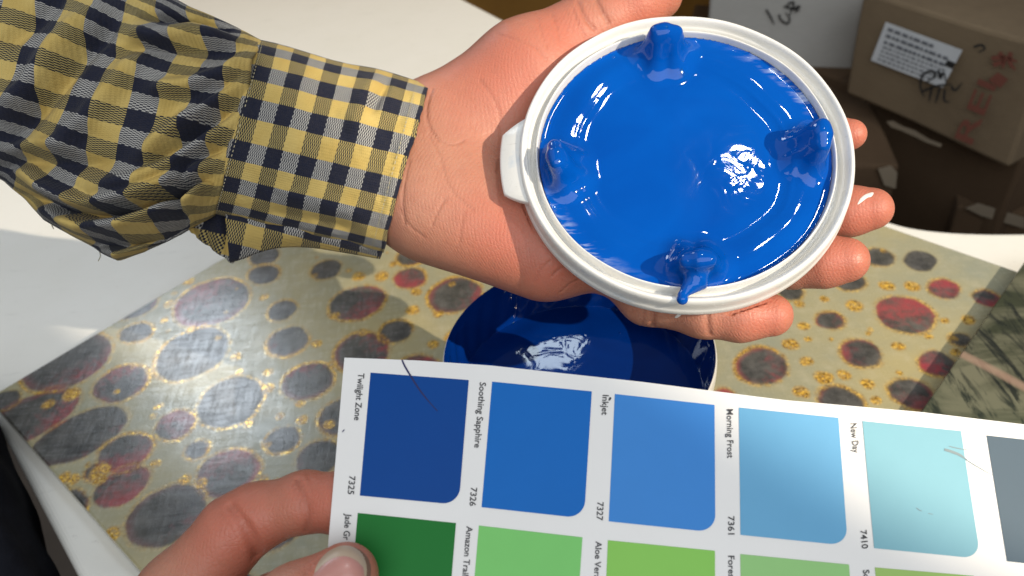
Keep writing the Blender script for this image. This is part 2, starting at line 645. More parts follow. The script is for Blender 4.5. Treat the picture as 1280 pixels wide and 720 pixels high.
def prism(name, outline, z0, z1, mat, bev=0.004, parent=None):
    """solid slab from a 2-D outline with a rounded top edge"""
    o2 = np.array(outline, float)
    n = len(o2)
    c = o2.mean(0)
    nxt = np.roll(o2, -1, 0); prv = np.roll(o2, 1, 0)
    t = nxt - prv; t /= np.linalg.norm(t, axis=1, keepdims=True)
    area = 0.5 * np.sum(o2[:, 0] * nxt[:, 1] - nxt[:, 0] * o2[:, 1])
    nr = np.stack([t[:, 1], -t[:, 0]], 1) * np.sign(area)
    rings = []
    for off, z in ((-bev, z0), (0, z0 + bev), (0, z1 - bev)):
        rings.append((off, z))
    for k in range(1, 6):
        a = k / 5 * math.pi / 2
        rings.append((-bev * (1 - math.cos(a)), z1 - bev + bev * math.sin(a)))
    V, F = [], []
    for off, z in rings:
        for p, q in zip(o2, nr):
            V.append((p[0] + q[0] * off, p[1] + q[1] * off, z))
    for r in range(len(rings) - 1):
        for i in range(n):
            j = (i + 1) % n
            F.append((r * n + i, r * n + j, (r + 1) * n + j, (r + 1) * n + i))
    F.append(tuple(range((len(rings) - 1) * n, len(rings) * n)))
    F.append(tuple(reversed(range(n))))
    if area < 0:
        F = [tuple(reversed(f)) for f in F]
    return mesh_obj(name, V, F, mat, parent, smooth=False)


def round_poly(pts, it=4):
    p = np.array(pts, float)
    for _ in range(it):
        q = []
        for a, b in zip(p, np.roll(p, -1, 0)):
            q.append(a * .75 + b * .25); q.append(a * .25 + b * .75)
        p = np.array(q)
    return p


tab_out = [(-0.248, 0.264), (-0.10, 0.07), (0.02, -0.12), (0.30, -0.18), (0.66, -0.12), (0.72, 0.2), (0.66, 0.432), (0.40, 0.448),
           (0.315, 0.462), (0.272, 0.486), (0.235, 0.560), (0.03, 0.925), (-0.06, 1.08), (-0.20, 1.16), (-0.55, 1.10), (-0.86, 0.99), (-0.80, 0.90), (-0.40, 0.464)]
table = empty("white_table", (0.0, 0.45, -0.74))
tag(table, "white plastic table with worn top under the spotted tile", "table")
tt = prism("table_top", round_poly(tab_out, 3), -0.035, 0.0, M_TABLE, .006)
tt.parent = table; tt.location = (0, -0.45, 0.74)
for x, y in ((0.0, 0.05), (0.55, 0.0), (-0.12, 0.98), (-0.62, 0.92)):
    LV, LF = lathe([(0.0, 0.0), (.021, 0.0), (.026, 0.704), (0.0, 0.704)], 24)
    lo = mesh_obj("leg", LV, LF, M_TABLE, table)
    lo.location = (x, y - 0.45, 0.001)

# tile: fine grid whose colours carry the spots
ZT = 0.012
P1 = on_level(-15, 497, ZT); P2 = on_level(625, 117, ZT)
A_DIR = (P2 - P1); TA = np.linalg.norm(A_DIR); A_DIR /= TA
B_DIR = np.array([A_DIR[1], -A_DIR[0], 0.0])
TB = 0.60
spots = [  # px, py, half width in px, elongation, direction, red share, gold ring
    (82, 450, 50, 1.0, 0, .25, 1), (265, 378, 43, 1.0, 0, .5, 1), (38, 521, 42, 1.5, .45, .3, .25), (98, 545, 42, 1.5, .45, .05, .3),
    (170, 416, 19, 1, 0, 0, .9), (168, 380, 27, 1, 0, .1, .8), (240, 442, 43, 1, 0, 0, .9), (288, 502, 40, 1, 0, 0, .9),
    (152, 479, 31, 1, 0, .35, 1), (156, 566, 31, 1, 0, .6, .9), (153, 607, 31, 1.2, .5, .9, .4), (208, 644, 45, 1.1, .4, .15, .5),
    (285, 591, 37, 1, 0, .5, .8), (219, 531, 24, 1, 0, .9, .9), (246, 562, 15, 1, 0, .1, .9), (352, 550, 21, 1, 0, 0, .9),
    (360, 427, 26, 1, 0, .15, 1), (330, 343, 19, 1, 0, 0, .8), (353, 388, 18, 1, 0, 0, .8), (408, 337, 19, 1, 0, 0, .5),
    (447, 378, 33, 1, 0, .5, .9), (495, 414, 20, 1, 0, 0, .9), (385, 477, 31, 1, 0, .2, 1), (452, 440, 34, 1, 0, .3, 1),
    (568, 369, 33, 1, 0, .3, 1), (513, 348, 20, 1, 0, .9, .7), (515, 319, 19, 1, 0, .5, .9), (398, 572, 28, 1, 0, .1, .7),
    (8, 500, 16, 1, 0, 0, .4), (90, 628, 20, 1.3, -.6, .3, .8), (345, 650, 40, 1, 0, .1, .8), (430, 520, 30, 1, 0, .1, .8),
    (520, 470, 34, 1, 0, .4, .9), (118, 590, 12, 1, 0, .2, .6), (330, 320, 18, 1, 0, 0, .6),
    (952, 458, 33, 1, 0, .35, .9), (1077, 441, 26, 1, 0, .45, .6), (1131, 393, 36, 1, 0, .8, .6), (1037, 401, 18, 1, 0, .35, .6),
    (1180, 361, 20, 1, 0, .95, .5), (1100, 322, 19, 1, 0, 0, .5), (1062, 352, 20, 1, 0, 0, .5), (1140, 492, 28, 1, 0, .5, .6),
    (1172, 455, 24, 1, 0, .7, .6), (1234, 373, 18, 1, 0, .6, .5), (1052, 502, 28, 1, 0, .25, .7), (1150, 326, 21, 1, 0, 0, .1),
    (988, 366, 16, 1, 0, 0, .5), (906, 493, 12, 1, 0, .9, .4), (1200, 425, 14, 1, 0, 0, .5)]
gold_dots = [(212, 380, 7), (235, 352, 8), (205, 400, 6), (238, 412, 7), (295, 445, 8), (335, 485, 9), (300, 465, 6), (448, 345, 9), (478, 345, 10),
             (455, 415, 7), (515, 388, 9), (492, 330, 6), (420, 395, 7), (335, 465, 7), (330, 372, 6), (395, 430, 7), (415, 455, 8), (92, 600, 9),
             (80, 598, 9), (125, 590, 13), (195, 580, 7), (140, 668, 11), (145, 490, 5), (90, 492, 12), (60, 505, 8), (125, 600, 8), (198, 507, 6),
             (250, 605, 8), (378, 525, 9), (310, 530, 7), (412, 530, 8), (230, 600, 9), (330, 600, 7), (350, 520, 6), (300, 620, 9), (375, 505, 7), (520, 365, 8),
             (548, 392, 7), (540, 430, 8), (470, 470, 8), (1068, 383, 12), (1109, 358, 11), (1141, 358, 11), (1003, 407, 9), (988, 430, 11),
             (1009, 451, 9), (1030, 472, 12), (1056, 469, 10), (1003, 490, 11), (1086, 480, 9), (1123, 433, 9), (1020, 352, 9), (998, 380, 7), (1010, 425, 5),
             (1085, 416, 4), (1124, 465, 5), (1039, 425, 4), (1210, 400, 10), (1180, 400, 6), (1030, 374, 6), (1195, 440, 7), (1160, 420, 6), (1095, 500, 8)]


def tile_uv(px, py):
    q = on_level(px, py, ZT) - P1
    return np.array([q @ A_DIR, q @ B_DIR])


ell = []
for (px, py, hw, el, ang, red, gold) in spots:
    c = tile_uv(px, py)
    e = tile_uv(px + 1, py)
    r = hw * np.linalg.norm(e - c)
    w0 = on_level(px, py, ZT)
    if el != 1:                                # pixel direction of the long axis
        d = tile_uv(px + math.cos(ang), py - math.sin(ang)) - c
        d /= np.linalg.norm(d)
    else:
        a = RNG.uniform(0, 6.28); d = np.array([math.cos(a), math.sin(a)]); el = RNG.uniform(1.0, 1.12)
    ell.append((c, r / math.sqrt(el) if el < 1.2 else r / 1.12, el, d, red, gold))
placed = [(e[0], e[1] * e[2]) for e in ell]
tries = 0
while tries < 900 and len(ell) < 150:          # tile area hidden in the photo carries the same random spots
    tries += 1
    c = np.array([RNG.uniform(.02, TA - .02), RNG.uniform(.02, TB - .02)])
    w0 = P1 + A_DIR * c[0] + B_DIR * c[1]
    r = RNG.choice([.007, .010, .014, .017])
    pc = M.T @ (w0 - CAM)
    px, py = CX + FPX * pc[0] / -pc[2], CY - FPX * pc[1] / -pc[2]
    seen = (0 < px < 560 and 320 < py < 720 and (px < 430 or py < 440)) or (900 < px < 1280 and py < 500)
    if seen or any(np.linalg.norm(c - p[0]) < r + p[1] + .006 for p in placed):
        continue
    placed.append((c, r))
    a = RNG.uniform(0, 6.28)
    ell.append((c, r, RNG.uniform(1, 1.15), np.array([math.cos(a), math.sin(a)]), RNG.uniform(0, .8), RNG.uniform(.5, 1)))
na, nb = 410, 500
ga = np.linspace(0, TA, na); gb = np.linspace(0, TB, nb)
GA, GB = np.meshgrid(ga, gb, indexing='ij')
pts2 = np.stack([GA.ravel(), GB.ravel()], 1)


def lattice_noise(p, scale, seed, octs=3):
    """cheap vectorised value noise in 2-D"""
    out = np.zeros(len(p)); amp = 1.0; tot = 0
    for o in range(octs):
        q = p * scale * 2 ** o + seed * 17.3 + o * 5.1
        i = np.floor(q).astype(int); f = q - i
        f = f * f * (3 - 2 * f)

        def hsh(ix, iy):
            h = np.sin(ix * 127.1 + iy * 311.7 + seed * 74.7 + o) * 43758.5453
            return h - np.floor(h)
        a = hsh(i[:, 0], i[:, 1]); b = hsh(i[:, 0] + 1, i[:, 1]); c = hsh(i[:, 0], i[:, 1] + 1); d = hsh(i[:, 0] + 1, i[:, 1] + 1)
        out += amp * ((a * (1 - f[:, 0]) + b * f[:, 0]) * (1 - f[:, 1]) + (c * (1 - f[:, 0]) + d * f[:, 0]) * f[:, 1])
        tot += amp; amp *= .55
    return out / tot - .5


warp = np.stack([lattice_noise(pts2, 90, 1), lattice_noise(pts2, 90, 2)], 1) * .0032
q2 = pts2 + warp
darkA = np.zeros(len(q2)); redA = np.zeros(len(q2)); goldA = np.zeros(len(q2))
fine = lattice_noise(pts2, 420, 5)
for (c, r, el, d, red, gold) in ell:
    rel = q2 - c
    near = np.abs(rel).max(1) < r * el * 1.9
    rr = rel[near]
    x = rr @ d / el; y = rr @ np.array([-d[1], d[0]])
    rad = np.hypot(x, y) / r
    soft = .0011 / r
    dk = np.clip((1 - rad) / soft + .5, 0, 1)
    darkA[near] = np.maximum(darkA[near], dk)
    side = np.clip((x * .6 + y * .8) / r * .9 + red * 1.7 - .75 + 1.4 * fine[near], 0, 1) * (red > .02)
    rim = np.clip((rad - .74) / .18, 0, 1) * min(1, red * 1.8) * np.clip(.5 + .7 * np.sin(np.arctan2(y, x) + c[1] * 60) + fine[near], 0, 1)
    redA[near] = np.maximum(redA[near], np.maximum(side, rim) * (rad < 1.1))
    gw = .0012 / r
    ring = np.exp(-((rad - 1.05) / gw) ** 2) * gold * np.clip(.9 + 1.6 * fine[near] + .5 * np.sin(np.arctan2(y, x) + c[0] * 90), 0, 1.2)
    goldA[near] = np.maximum(goldA[near], ring)
    redA[near] = np.maximum(redA[near], .0)
for (px, py, rp) in gold_dots:
    c = tile_uv(px, py); r = rp * np.linalg.norm(tile_uv(px + 1, py) - c)
    rel = q2 - c
    near = np.abs(rel).max(1) < r * 1.6
    rad = np.hypot(rel[near, 0], rel[near, 1]) / r
    goldA[near] = np.maximum(goldA[near], np.clip((1.1 - rad) / .35, 0, .95))
for k in range(90):
    c = np.array([RNG.uniform(0, TA), RNG.uniform(0, TB)]); r = RNG.uniform(.0012, .003)
    rel = q2 - c
    near = np.abs(rel).max(1) < r * 1.6
    rad = np.hypot(rel[near, 0], rel[near, 1]) / r
    goldA[near] = np.maximum(goldA[near], np.clip((1.1 - rad) / .35, 0, .6))
haze = np.clip(.5 + 1.2 * lattice_noise(pts2, 30, 9), 0, 1)
top = np.stack([P1[0] + A_DIR[0] * pts2[:, 0] + B_DIR[0] * pts2[:, 1], P1[1] + A_DIR[1] * pts2[:, 0] + B_DIR[1] * pts2[:, 1], np.full(len(pts2), ZT)], 1)
edge = (np.minimum.reduce([pts2[:, 0], TA - pts2[:, 0], pts2[:, 1], TB - pts2[:, 1]]) < 1e-6)
top[edge, 2] -= .0006
F = grid_faces(na, nb)
F = [tuple(reversed(f)) for f in F]
loop = [i * nb for i in range(na)] + [(na - 1) * nb + j for j in range(1, nb)] + [i * nb + nb - 1 for i in range(na - 2, -1, -1)] + [j for j in range(nb - 2, 0, -1)]
base_i = len(top)
bot = top[loop].copy(); bot[:, 2] = 0.0006
V = np.concatenate([top, bot])
nl = len(loop)
for k in range(nl):
    k2 = (k + 1) % nl
    F.append((loop[k], loop[k2], base_i + k2, base_i + k))
pat = np.stack([darkA * (.88 + .12 * haze), redA, np.clip(goldA, 0, 1), np.ones(len(pts2))], 1)
pat = np.concatenate([pat, np.tile([[0, 0, 0, 1.0]], (nl, 1))])
tile = mesh_obj("resin_tile", V, F, M_TILE, smooth=False, attrs={"pat": pat})
tag(tile, "glossy cream tile with dark spots ringed in gold glitter on the white table", "tile")

# second tile, lying over the right-hand end of the first
q0 = on_level(1288, 316, .020)[:2]; q1 = on_level(1122, 556, .020)[:2]
d1 = (q1 - q0) / np.linalg.norm(q1 - q0); d2 = np.array([-d1[1], d1[0]])
pan_out = [q0 - d1 * .004, q1 + d1 * .10, q1 + d1 * .10 + d2 * .34, q0 - d1 * .004 + d2 * .34]
pl = prism("marbled_tile", pan_out, ZT + .0004, .020, M_PANEL, .0012)
tag(pl, "dark green marbled tile lying on the right end of the spotted one", "tile")

# ------------------------------------------------------------------ paint pail
rimC = W(722, 436, 0.364)
PH = rimC[2] - ZT
pail = empty("paint_pail", (rimC[0], rimC[1], ZT + .0003))
tag(pail, "open white pail full of blue paint coloured as in shade on the spotted tile", "paint pail")
prof = [(0, 0), (.0500, 0), (.0525, .001), (.0575, PH - .012), (.0580, PH - .0115), (.0590, PH - .010), (.0592, PH - .003), (.0589, PH - .0006), (.0584, PH), (.0580, PH - .0006), (.0577, PH - .006),
        (.0552, PH - .034), (0, PH - .034)]
LV, LF = lathe(smooth_profile(prof, 2), 128)
mesh_obj("pail_wall", LV, LF, M_PAIL, pail)
# paint: surface plus the coat that climbs the inner wall
R_in = .0578
rad = np.concatenate([np.linspace(0, .9, 90), np.linspace(.905, 1, 50)])
angs = np.linspace(0, 2 * np.pi, 240, endpoint=False)
PGL = on_level(690, 430, rimC[2] - .0240)[:2] - rimC[:2]
V = []; rip = []
for a in angs:
    up = PH + .0004 + .0002 * math.sin(3 * a + 1) + .0001 * math.sin(7 * a)
    for t in rad:
        if t < .93:
            r = t / .93 * (R_in - .0030)
            z = PH - .0240 + .00025 * math.sin(r * 300 + 2 * math.sin(a)) * min(1, max(0, (t - .6) * 5))
        else:
            k = (t - .93) / .07
            r = R_in - .0030 + .0026 * min(1, 1.2 * k) - .0002 * k
            z = PH - .0240 + (up - (PH - .0240)) * k
            r += .0002 * math.sin(a * 31 + k * 6) * (k < .8)
            if k > .8: r += (k - .8) / .2 * .0010
        V.append((r * math.cos(a), r * math.sin(a), z)); rip.append((.10 + .6 * math.exp(-((r * math.cos(a) - PGL[0]) ** 2 + (r * math.sin(a) - PGL[1]) ** 2) / .012 ** 2)) if t < .95 else .12)
mesh_obj("paint", V, grid_faces(len(angs), len(rad), True), M_PAINT_SHADED, pail, attrs={"ripple": rip, "smear": [0.0] * len(rip)})

# ------------------------------------------------------------------ lid with paint
E3 = LID_N_CAM
E1 = np.cross([0, 1, 0], E3); E1 /= np.linalg.norm(E1)
E2 = np.cross(E3, E1)
LID_CC = P(856.5, 185.0, 0.3024)
LROT = M @ np.stack([E1, E2, E3], 1)


def lid_local(px, py, zl=0.0):
    """lid-local x, y of the pixel on the plane z = zl of the lid"""
    r = ray(px, py)
    t = ((LID_CC + E3 * zl) @ E3) / (r @ E3)
    q = r * t - LID_CC
    return np.array([q @ E1, q @ E2])


lid = empty("pail_lid", LID_C, LROT)
tag(lid, "upturned white pail lid holding bright wet blue paint on an open palm", "lid")
prof = [(0, -.0098), (.049, -.0098), (.0522, -.0088), (.0530, -.0040), (.0532, -.0022), (.0536, -.0018), (.0540, -.0024), (.0543, -.0058), (.0550, -.0064), (.0556, -.0058),
        (.0562, -.0036), (.0568, -.0032), (.0573, -.0012), (.0580, -.0002), (.0587, .0001), (.0594, -.0004), (.0599, -.0018), (.0600, -.0060), (.0606, -.0072), (.0606, -.0098),
        (.0598, -.0112), (.057, -.0118), (0, -.0118)]
LV, LF = lathe(smooth_profile(prof, 2), 220)
angv = np.arctan2(LV[:, 1], LV[:, 0]); rv = np.hypot(LV[:, 0], LV[:, 1])
LV[:, 2] += (rv > .05) * (.00035 * np.sin(angv * 3 + .6) + .00015 * np.sin(angv * 11))
LF = [tuple(reversed(f)) for f in LF]
mesh_obj("rim", LV, LF, M_LID, lid)
# pull tab on the left
a0 = math.radians(183)
tb = []
for t in np.linspace(-1, 1, 41):
    ext = .0086 * min(1.0, (1 - abs(t) ** 1.9) * 1.6) if abs(t) < 1 else 0
    ang = a0 + t * .31
    tb.append((.0592 + ext, ang))
V, F = [], []
nT = len(tb)
for zz, sh in ((-.0015, 1.0), (-.0022, 1.045), (-.0036, 1.05), (-.0042, 1.0)):
    for (r, a) in tb:
        rr = .0586 + (r - .0592) * (1 if sh > 1 else .93)
        V.append((rr * math.cos(a), rr * math.sin(a), zz - (r - .0592) * .28))
for k in range(3):
    for i in range(nT - 1):
        F.append((k * nT + i, k * nT + i + 1, (k + 1) * nT + i + 1, (k + 1) * nT + i))
inn = len(V)
for zz in (-.0015, -.0042):
    for (r, a) in tb:
        V.append((.0570 * math.cos(a), .0570 * math.sin(a), zz))
for i in range(nT - 1):
    F.append((inn + i, inn + i + 1, i + 1, i))
    F.append((3 * nT + i, 3 * nT + i + 1, inn + nT + i + 1, inn + nT + i))
F = [tuple(reversed(f)) for f in F]
mesh_obj("pull_tab", V, F, M_LID, lid)

RP = .0527
posts = []
for (px, py, tw) in ((828, 66, 0.0), (1022, 190, .12), (872, 352, -.05), (688, 214, 0.0)):
    q = lid_local(px, py, -.004)
    posts.append((math.atan2(q[1], q[0]) + 0.0, tw))
GL = lid_local(928, 212, -.004)
DR = lid_local(853, 374, .001)
DR0 = lid_local(868, 354, -.002)


def paint_h(x, y):
    r = np.hypot(x, y); a = np.arctan2(y, x)
    rr = r + .0009 * np.sin(2 * a + .5) + .0006 * np.sin(3 * a) + .0003 * np.sin(7 * a + 2) + .0002 * np.sin(13 * a)
    h = -.0056 + 0 * r
    h = h + .0010 * np.exp(-((rr - .0440) / .0052) ** 2)
    h = h - .0003 * np.exp(-((rr - .0350) / .0030) ** 2) * (1 + .5 * np.cos(a + .7))
    h = h + .00010 * np.exp(-((rr - .0390) / .0010) ** 2) * (1 + .8 * np.sin(a * 2 + 1))
    h = h + .0010 * np.exp((r - .0528) / .0010)
    h = h + .00012 * np.sin(5 * a + 1) * np.sin(11 * a + 1 + r * 130) * np.exp(-((r - .0445) / .006) ** 2)
    # soft ridges that join the lumps across the middle
    h = h + .00010 * np.exp(-((x + .0045 - .05 * y) / .0055) ** 2) * np.exp(-((y - .004) / .03) ** 4)
    h = h + .00008 * np.exp(-((y - .001) / .006) ** 2) * np.exp(-((x + .026) / .014) ** 4)
    h = h + .00003 * np.sin(5 * a + r * 260) * np.clip(r / .02, 0, 1)
    return h


def paint_sdf(p):
    x, y, z = p[..., 0], p[..., 1], p[..., 2]
    d = (z - paint_h(x, y)) * .93
    for (a, tw) in posts:
        er = np.array([math.cos(a), math.sin(a), 0], np.float32); et = np.array([-math.sin(a), math.cos(a), 0], np.float32)
        ez = np.array([0, 0, 1], np.float32)

        def L(r, t, zz):
            return er * r + et * t + ez * zz
        dd = None
        for (A, B, ra, rb) in ((L(.0448, -.0060, -.006), L(.0466, -.0042 + tw * .01, .0052), .0042, .0028),
                               (L(.0448, .0060, -.006), L(.0470, .0032 + tw * .01, .0066), .0042, .0026),
                               (L(.0448, 0, -.006), L(.0466, tw * .01, .0058), .0056, .0040),
                               (L(.0395, -.0034, -.0070), L(.0452, -.0026 + tw * .01, .0028), .0040, .0036),
                               (L(.0395, .0034, -.0070), L(.0452, .0024 + tw * .01, .0040), .0038, .0034)):
            c = cone_sdf(p, A, B, ra, rb)
            dd = c if dd is None else smin(dd, c, .0020)
        d = smin(d, dd, .0058)
    d = np.maximum(d, np.hypot(x, y) - RP)
    # a run of paint that hangs over the rim beside the bottom post
    c = cone_sdf(p, (DR0[0], DR0[1], .0005), (DR[0], DR[1] + .0015, .0012), .0042, .0012)
    c = smin(c, cone_sdf(p, (DR[0], DR[1] + .001, .0010), (DR[0], DR[1], .0010), .0011, .0019), .002)
    d = smin(d, c, .003)
    d = np.maximum(d, -.0094 - z)
    return d.astype(np.float32)


pv, pf = surface_nets(paint_sdf, (-.0535, -.0650, -.0102), (.0535, .0535, .0145), .00055)
pv = relax(paint_sdf, pv, 1)
pn = sdf_normals(paint_sdf, pv, .0003)
rpd = np.hypot(pv[:, 0], pv[:, 1]); ran = np.arctan2(pv[:, 1], pv[:, 0])
rip = .03 + 1.0 * np.exp(-(np.hypot(pv[:, 0] - GL[0], pv[:, 1] - GL[1]) / .013) ** 2) + .05 * (rpd > .038)


def angdist(a, b):
    return np.abs((a - b + np.pi) % (2 * np.pi) - np.pi)


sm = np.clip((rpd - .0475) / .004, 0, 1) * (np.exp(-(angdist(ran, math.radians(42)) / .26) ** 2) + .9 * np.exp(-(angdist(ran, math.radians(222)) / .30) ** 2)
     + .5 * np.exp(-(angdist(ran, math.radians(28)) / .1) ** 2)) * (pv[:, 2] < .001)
mesh_obj("paint", pv, pf, M_PAINT, lid, normals=pn, attrs={"ripple": rip, "smear": sm})

# ------------------------------------------------------------------ colour card
CARD_N = np.array([0.0, math.sin(math.radians(18)), math.cos(math.radians(18))])
CARD_Z0 = 0.250
CARD_K = (P(640, 560, CARD_Z0)) @ CARD_N


def card_depth(px, py):
    r = ray(px, py)
    z = CARD_K / (r @ CARD_N)
    t = max(0.0, (px - 900) / 400.0)
    return z + .010 * t * t                    # the free end sags away


def CP(px, py, lift=0.0):
    p = P(px, py, card_depth(px, py))
    return p + CARD_N * lift


def lerp(a, b, t):
    return np.asarray(a, float) * (1 - t) + np.asarray(b, float) * t


TOPX = [(430.5, 447.0), (520, 450.4), (612.8, 456.8), (800, 477.0), (980, 500.0), (1151, 515.0), (1280, 530.5), (1400, 546.0)]


def top_y(x):
    xs = [p[0] for p in TOPX]; ys = [p[1] for p in TOPX]
    return float(np.interp(x, xs, ys))


NU, NV = 64, 14
V = []
for i in range(NU):
    t = i / (NU - 1)
    xt = 430.5 + t * (1400 - 430.5)
    sl = np.interp(xt, [430, 610, 765, 925, 1080, 1235, 1400], [-.087, -.085, -.048, .012, .092, .163, .21])
    for j in range(NV):
        s = j / (NV - 1) * 420
        V.append(CP(xt + sl * s, top_y(xt) + s * 1.0 + (-.0 if s else 0)))
V = np.array(V)
nfront = len(V)
back = V - CARD_N * .00045
F = grid_faces(NU, NV)
F2 = [tuple(nfront + k for k in reversed(f)) for f in F]
per = [i * NV for i in range(NU)] + [(NU - 1) * NV + j for j in range(1, NV)] + [i * NV + NV - 1 for i in range(NU - 2, -1, -1)] + [j for j in range(NV - 2, 0, -1)]
F3 = [(per[k], nfront + per[k], nfront + per[(k + 1) % len(per)], per[(k + 1) % len(per)]) for k in range(len(per))]
F = [tuple(reversed(f)) for f in F]; F2 = [tuple(reversed(f)) for f in F2]
card = mesh_obj("colour_card", to_world(np.concatenate([V, back])), F + F2 + F3, M_CARD, smooth=False)
tag(card, "white paint colour card with blue and green swatches held below the lid", "colour card")

SW = [  # TL, TR, BL, BR in pixels, colour, name, length in px, number
    ((463.3, 465.9), (586.0, 475.2), (449.9, 619.5), (573.5, 631.0), (0, 66, 140), "Twilight Zone", 59, "7325"),
    ((615.2, 477.2), (739.7, 489.4), (602.0, 634.0), (730.0, 648.0), (16, 102, 184), "Soothing Sapphire", 82, "7326"),
    ((768.5, 492.6), (893.0, 506.3), (760.8, 651.7), (894.0, 665.5), (62, 132, 206), "Inkjet", 25, "7327"),
    ((923.5, 509.5), (1047.8, 522.3), (925.4, 668.6), (1059.5, 682.0), (104, 165, 204), "Morning Frost", 61, "7361"),
    ((1077.8, 526.3), (1200.9, 538.8), (1092.4, 685.2), (1225.5, 698.5), (126, 176, 190), "New Day", 37, "7410"),
    ((1233.0, 544.3), (1357.0, 558.0), (1258.6, 701.6), (1390.0, 716.0), (76, 94, 108), None, 0, None),
    ((447.3, 641.2), (570.0, 653.9), (433.5, 801.0), (557.0, 814.0), (28, 112, 46), "Jade Gr", 33, None),
    ((598.7, 657.0), (728.0, 671.7), (585.0, 818.0), (717.0, 833.0), (122, 196, 110), "Amazon Trail", 62, None),
    ((759.8, 675.3), (893.5, 688.5), (753.0, 838.0), (894.0, 852.0), (136, 196, 92), "Aloe Vera", 47, None),
    ((925.2, 692.6), (1061.0, 705.7), (928.0, 856.0), (1073.0, 870.0), (146, 196, 126), "Fores", 27, None),
    ((1093.3, 709.3), (1217.0, 719.8), (1110.0, 872.0), (1244.0, 884.0), (156, 190, 108), "So", 11, None),
    ((1262.0, 724.0), (1388.0, 738.0), (1288.0, 886.0), (1425.0, 900.0), (120, 140, 110), None, 0, None)]


def quad_pt(q, s, t):
    return lerp(lerp(q[0], q[1], s), lerp(q[2], q[3], s), t)


def add_text(name, body, mapper, mat, parent):
    cu = bpy.data.curves.new("txt", 'FONT')
    cu.body = body; cu.size = 1.0; cu.resolution_u = 3; cu.offset = .010
    tmp = bpy.data.objects.new("txt", cu)
    COL.objects.link(tmp)
    dg = bpy.context.evaluated_depsgraph_get()
    me = bpy.data.meshes.new_from_object(tmp.evaluated_get(dg))
    bpy.data.objects.remove(tmp); bpy.data.curves.remove(cu)
    co = np.array([v.co[:] for v in me.vertices])
    fs = [tuple(p.vertices) for p in me.polygons]
    bpy.data.meshes.remove(me)
    lo, hi = co.min(0), co.max(0)
    nv = [mapper((c[0] - lo[0]) / (hi[0] - lo[0]), c[1]) for c in co]
    return mesh_obj(name, nv, fs, mat, parent, smooth=False)


for k, (TL, TR, BL, BR, col, nm, ln, num) in enumerate(SW):
    q = (TL, TR, BL, BR)
    # outline with one rounded corner at lower right, filled as a fan of strips
    n = 18
    V, F = [], []
    rc = .17
    rows = list(np.linspace(0, 1 - rc * .8, 8)) + [1 - rc * .8 * (1 - math.sin(a)) for a in np.linspace(0, math.pi / 2, 12)[1:]]
    n = len(rows) - 1
    for j in range(n + 1):
        t = rows[j]
        smax = 1.0
        if t > 1 - rc * .8:
            dy = (t - (1 - rc * .8)) / (rc * .8)
            smax = 1 - rc * (1 - math.sqrt(max(0, 1 - dy * dy)))
        for i in range(9):
            p = quad_pt(q, smax * i / 8, t)
            V.append(to_world(CP(p[0], p[1], .00018)))
    for j in range(n):
        for i in range(8):
            a = j * 9 + i
            F.append((a, a + 9, a + 10, a + 1))
    L = lin(*col)
    g = 1.0
    sw = mesh_obj("swatch", V, F, mat_swatch("swatch_colour_%d" % k, (min(1, L[0] * g), min(1, L[1] * g), min(1, L[2] * g), 1)), card, smooth=False)
    sw["label"] = ["deep navy blue swatch", "strong blue swatch", "mid blue swatch", "sky blue swatch", "pale aqua swatch", "slate grey swatch",
                   "dark green swatch", "bright green swatch", "lime green swatch", "soft green swatch", "olive green swatch", "grey green swatch"][k]
    dn = np.array(BL, float) - np.array(TL, float); H = np.linalg.norm(dn); dn /= H
    rt = np.array([-dn[1], dn[0]]) * -1.0
    rt = rt if rt[0] > 0 else -rt

    def mapper(t0, length):
        def f(x, y):
            p = np.array(TL) + dn * (t0 + x * length) + rt * (-15.2 + y * 11.2)
            return to_world(CP(p[0], p[1], .00030))
        return f
    if nm:
        add_text("swatch_name", nm, mapper(2.0, ln), M_INK, card)
    if num:
        add_text("swatch_number", num, mapper(H - 23.5, 23.0), M_INK, card)


def ribbon(name, pix, width, mat, parent, fn):
    """thin drawn stroke through a list of points mapped by fn(px, py)"""
    p = smooth_profile(pix, 2)
    V, F = [], []
    for i, c in enumerate(p):
        d = p[min(i + 1, len(p) - 1)] - p[max(i - 1, 0)]
        d = d / max(np.linalg.norm(d), 1e-6)
        nn = np.array([-d[1], d[0]])
        w = width * (.5 + .5 * math.sin(math.pi * min(1, (i + 1) / len(p) * 1.2 + .05)) ** .5) * .5
        V.append(fn(*(c + nn * w))); V.append(fn(*(c - nn * w)))
    for i in range(len(p) - 1):
        F.append((2 * i, 2 * i + 1, 2 * i + 3, 2 * i + 2))
    return mesh_obj(name, V, F, mat, parent, smooth=False)


cardfn = lambda x, y: to_world(CP(x, y, .00032))
ribbon("pen_mark", [(502.5, 450), (506, 458), (512, 468), (524, 487), (535, 501), (547, 514)], 2.0, M_PEN, card, cardfn)
ribbon("pen_mark", [(763.3, 497), (762, 499), (761, 501)], 2.6, M_INK, card, cardfn)
ribbon("pen_mark", [(428, 540), (431, 537)], 1.3, M_PEN, card, cardfn)
ribbon("scuff_mark", [(1180, 562), (1190, 565), (1200, 569), (1208, 575)], 3.2, M_SCUFF, card, cardfn)
ribbon("scuff_mark", [(1186, 558), (1198, 561), (1212, 563)], 1.0, M_SCUFF, card, cardfn)
ribbon("scuff_mark", [(1206, 574), (1222, 584), (1240, 594)], .8, M_SCUFF, card, cardfn)
ribbon("scuff_mark", [(1145, 635), (1149, 638), (1152, 639)], .8, M_SCUFF, card, cardfn)
ribbon("scuff_mark", [(1160, 642), (1166, 643)], .7, M_SCUFF, card, cardfn)


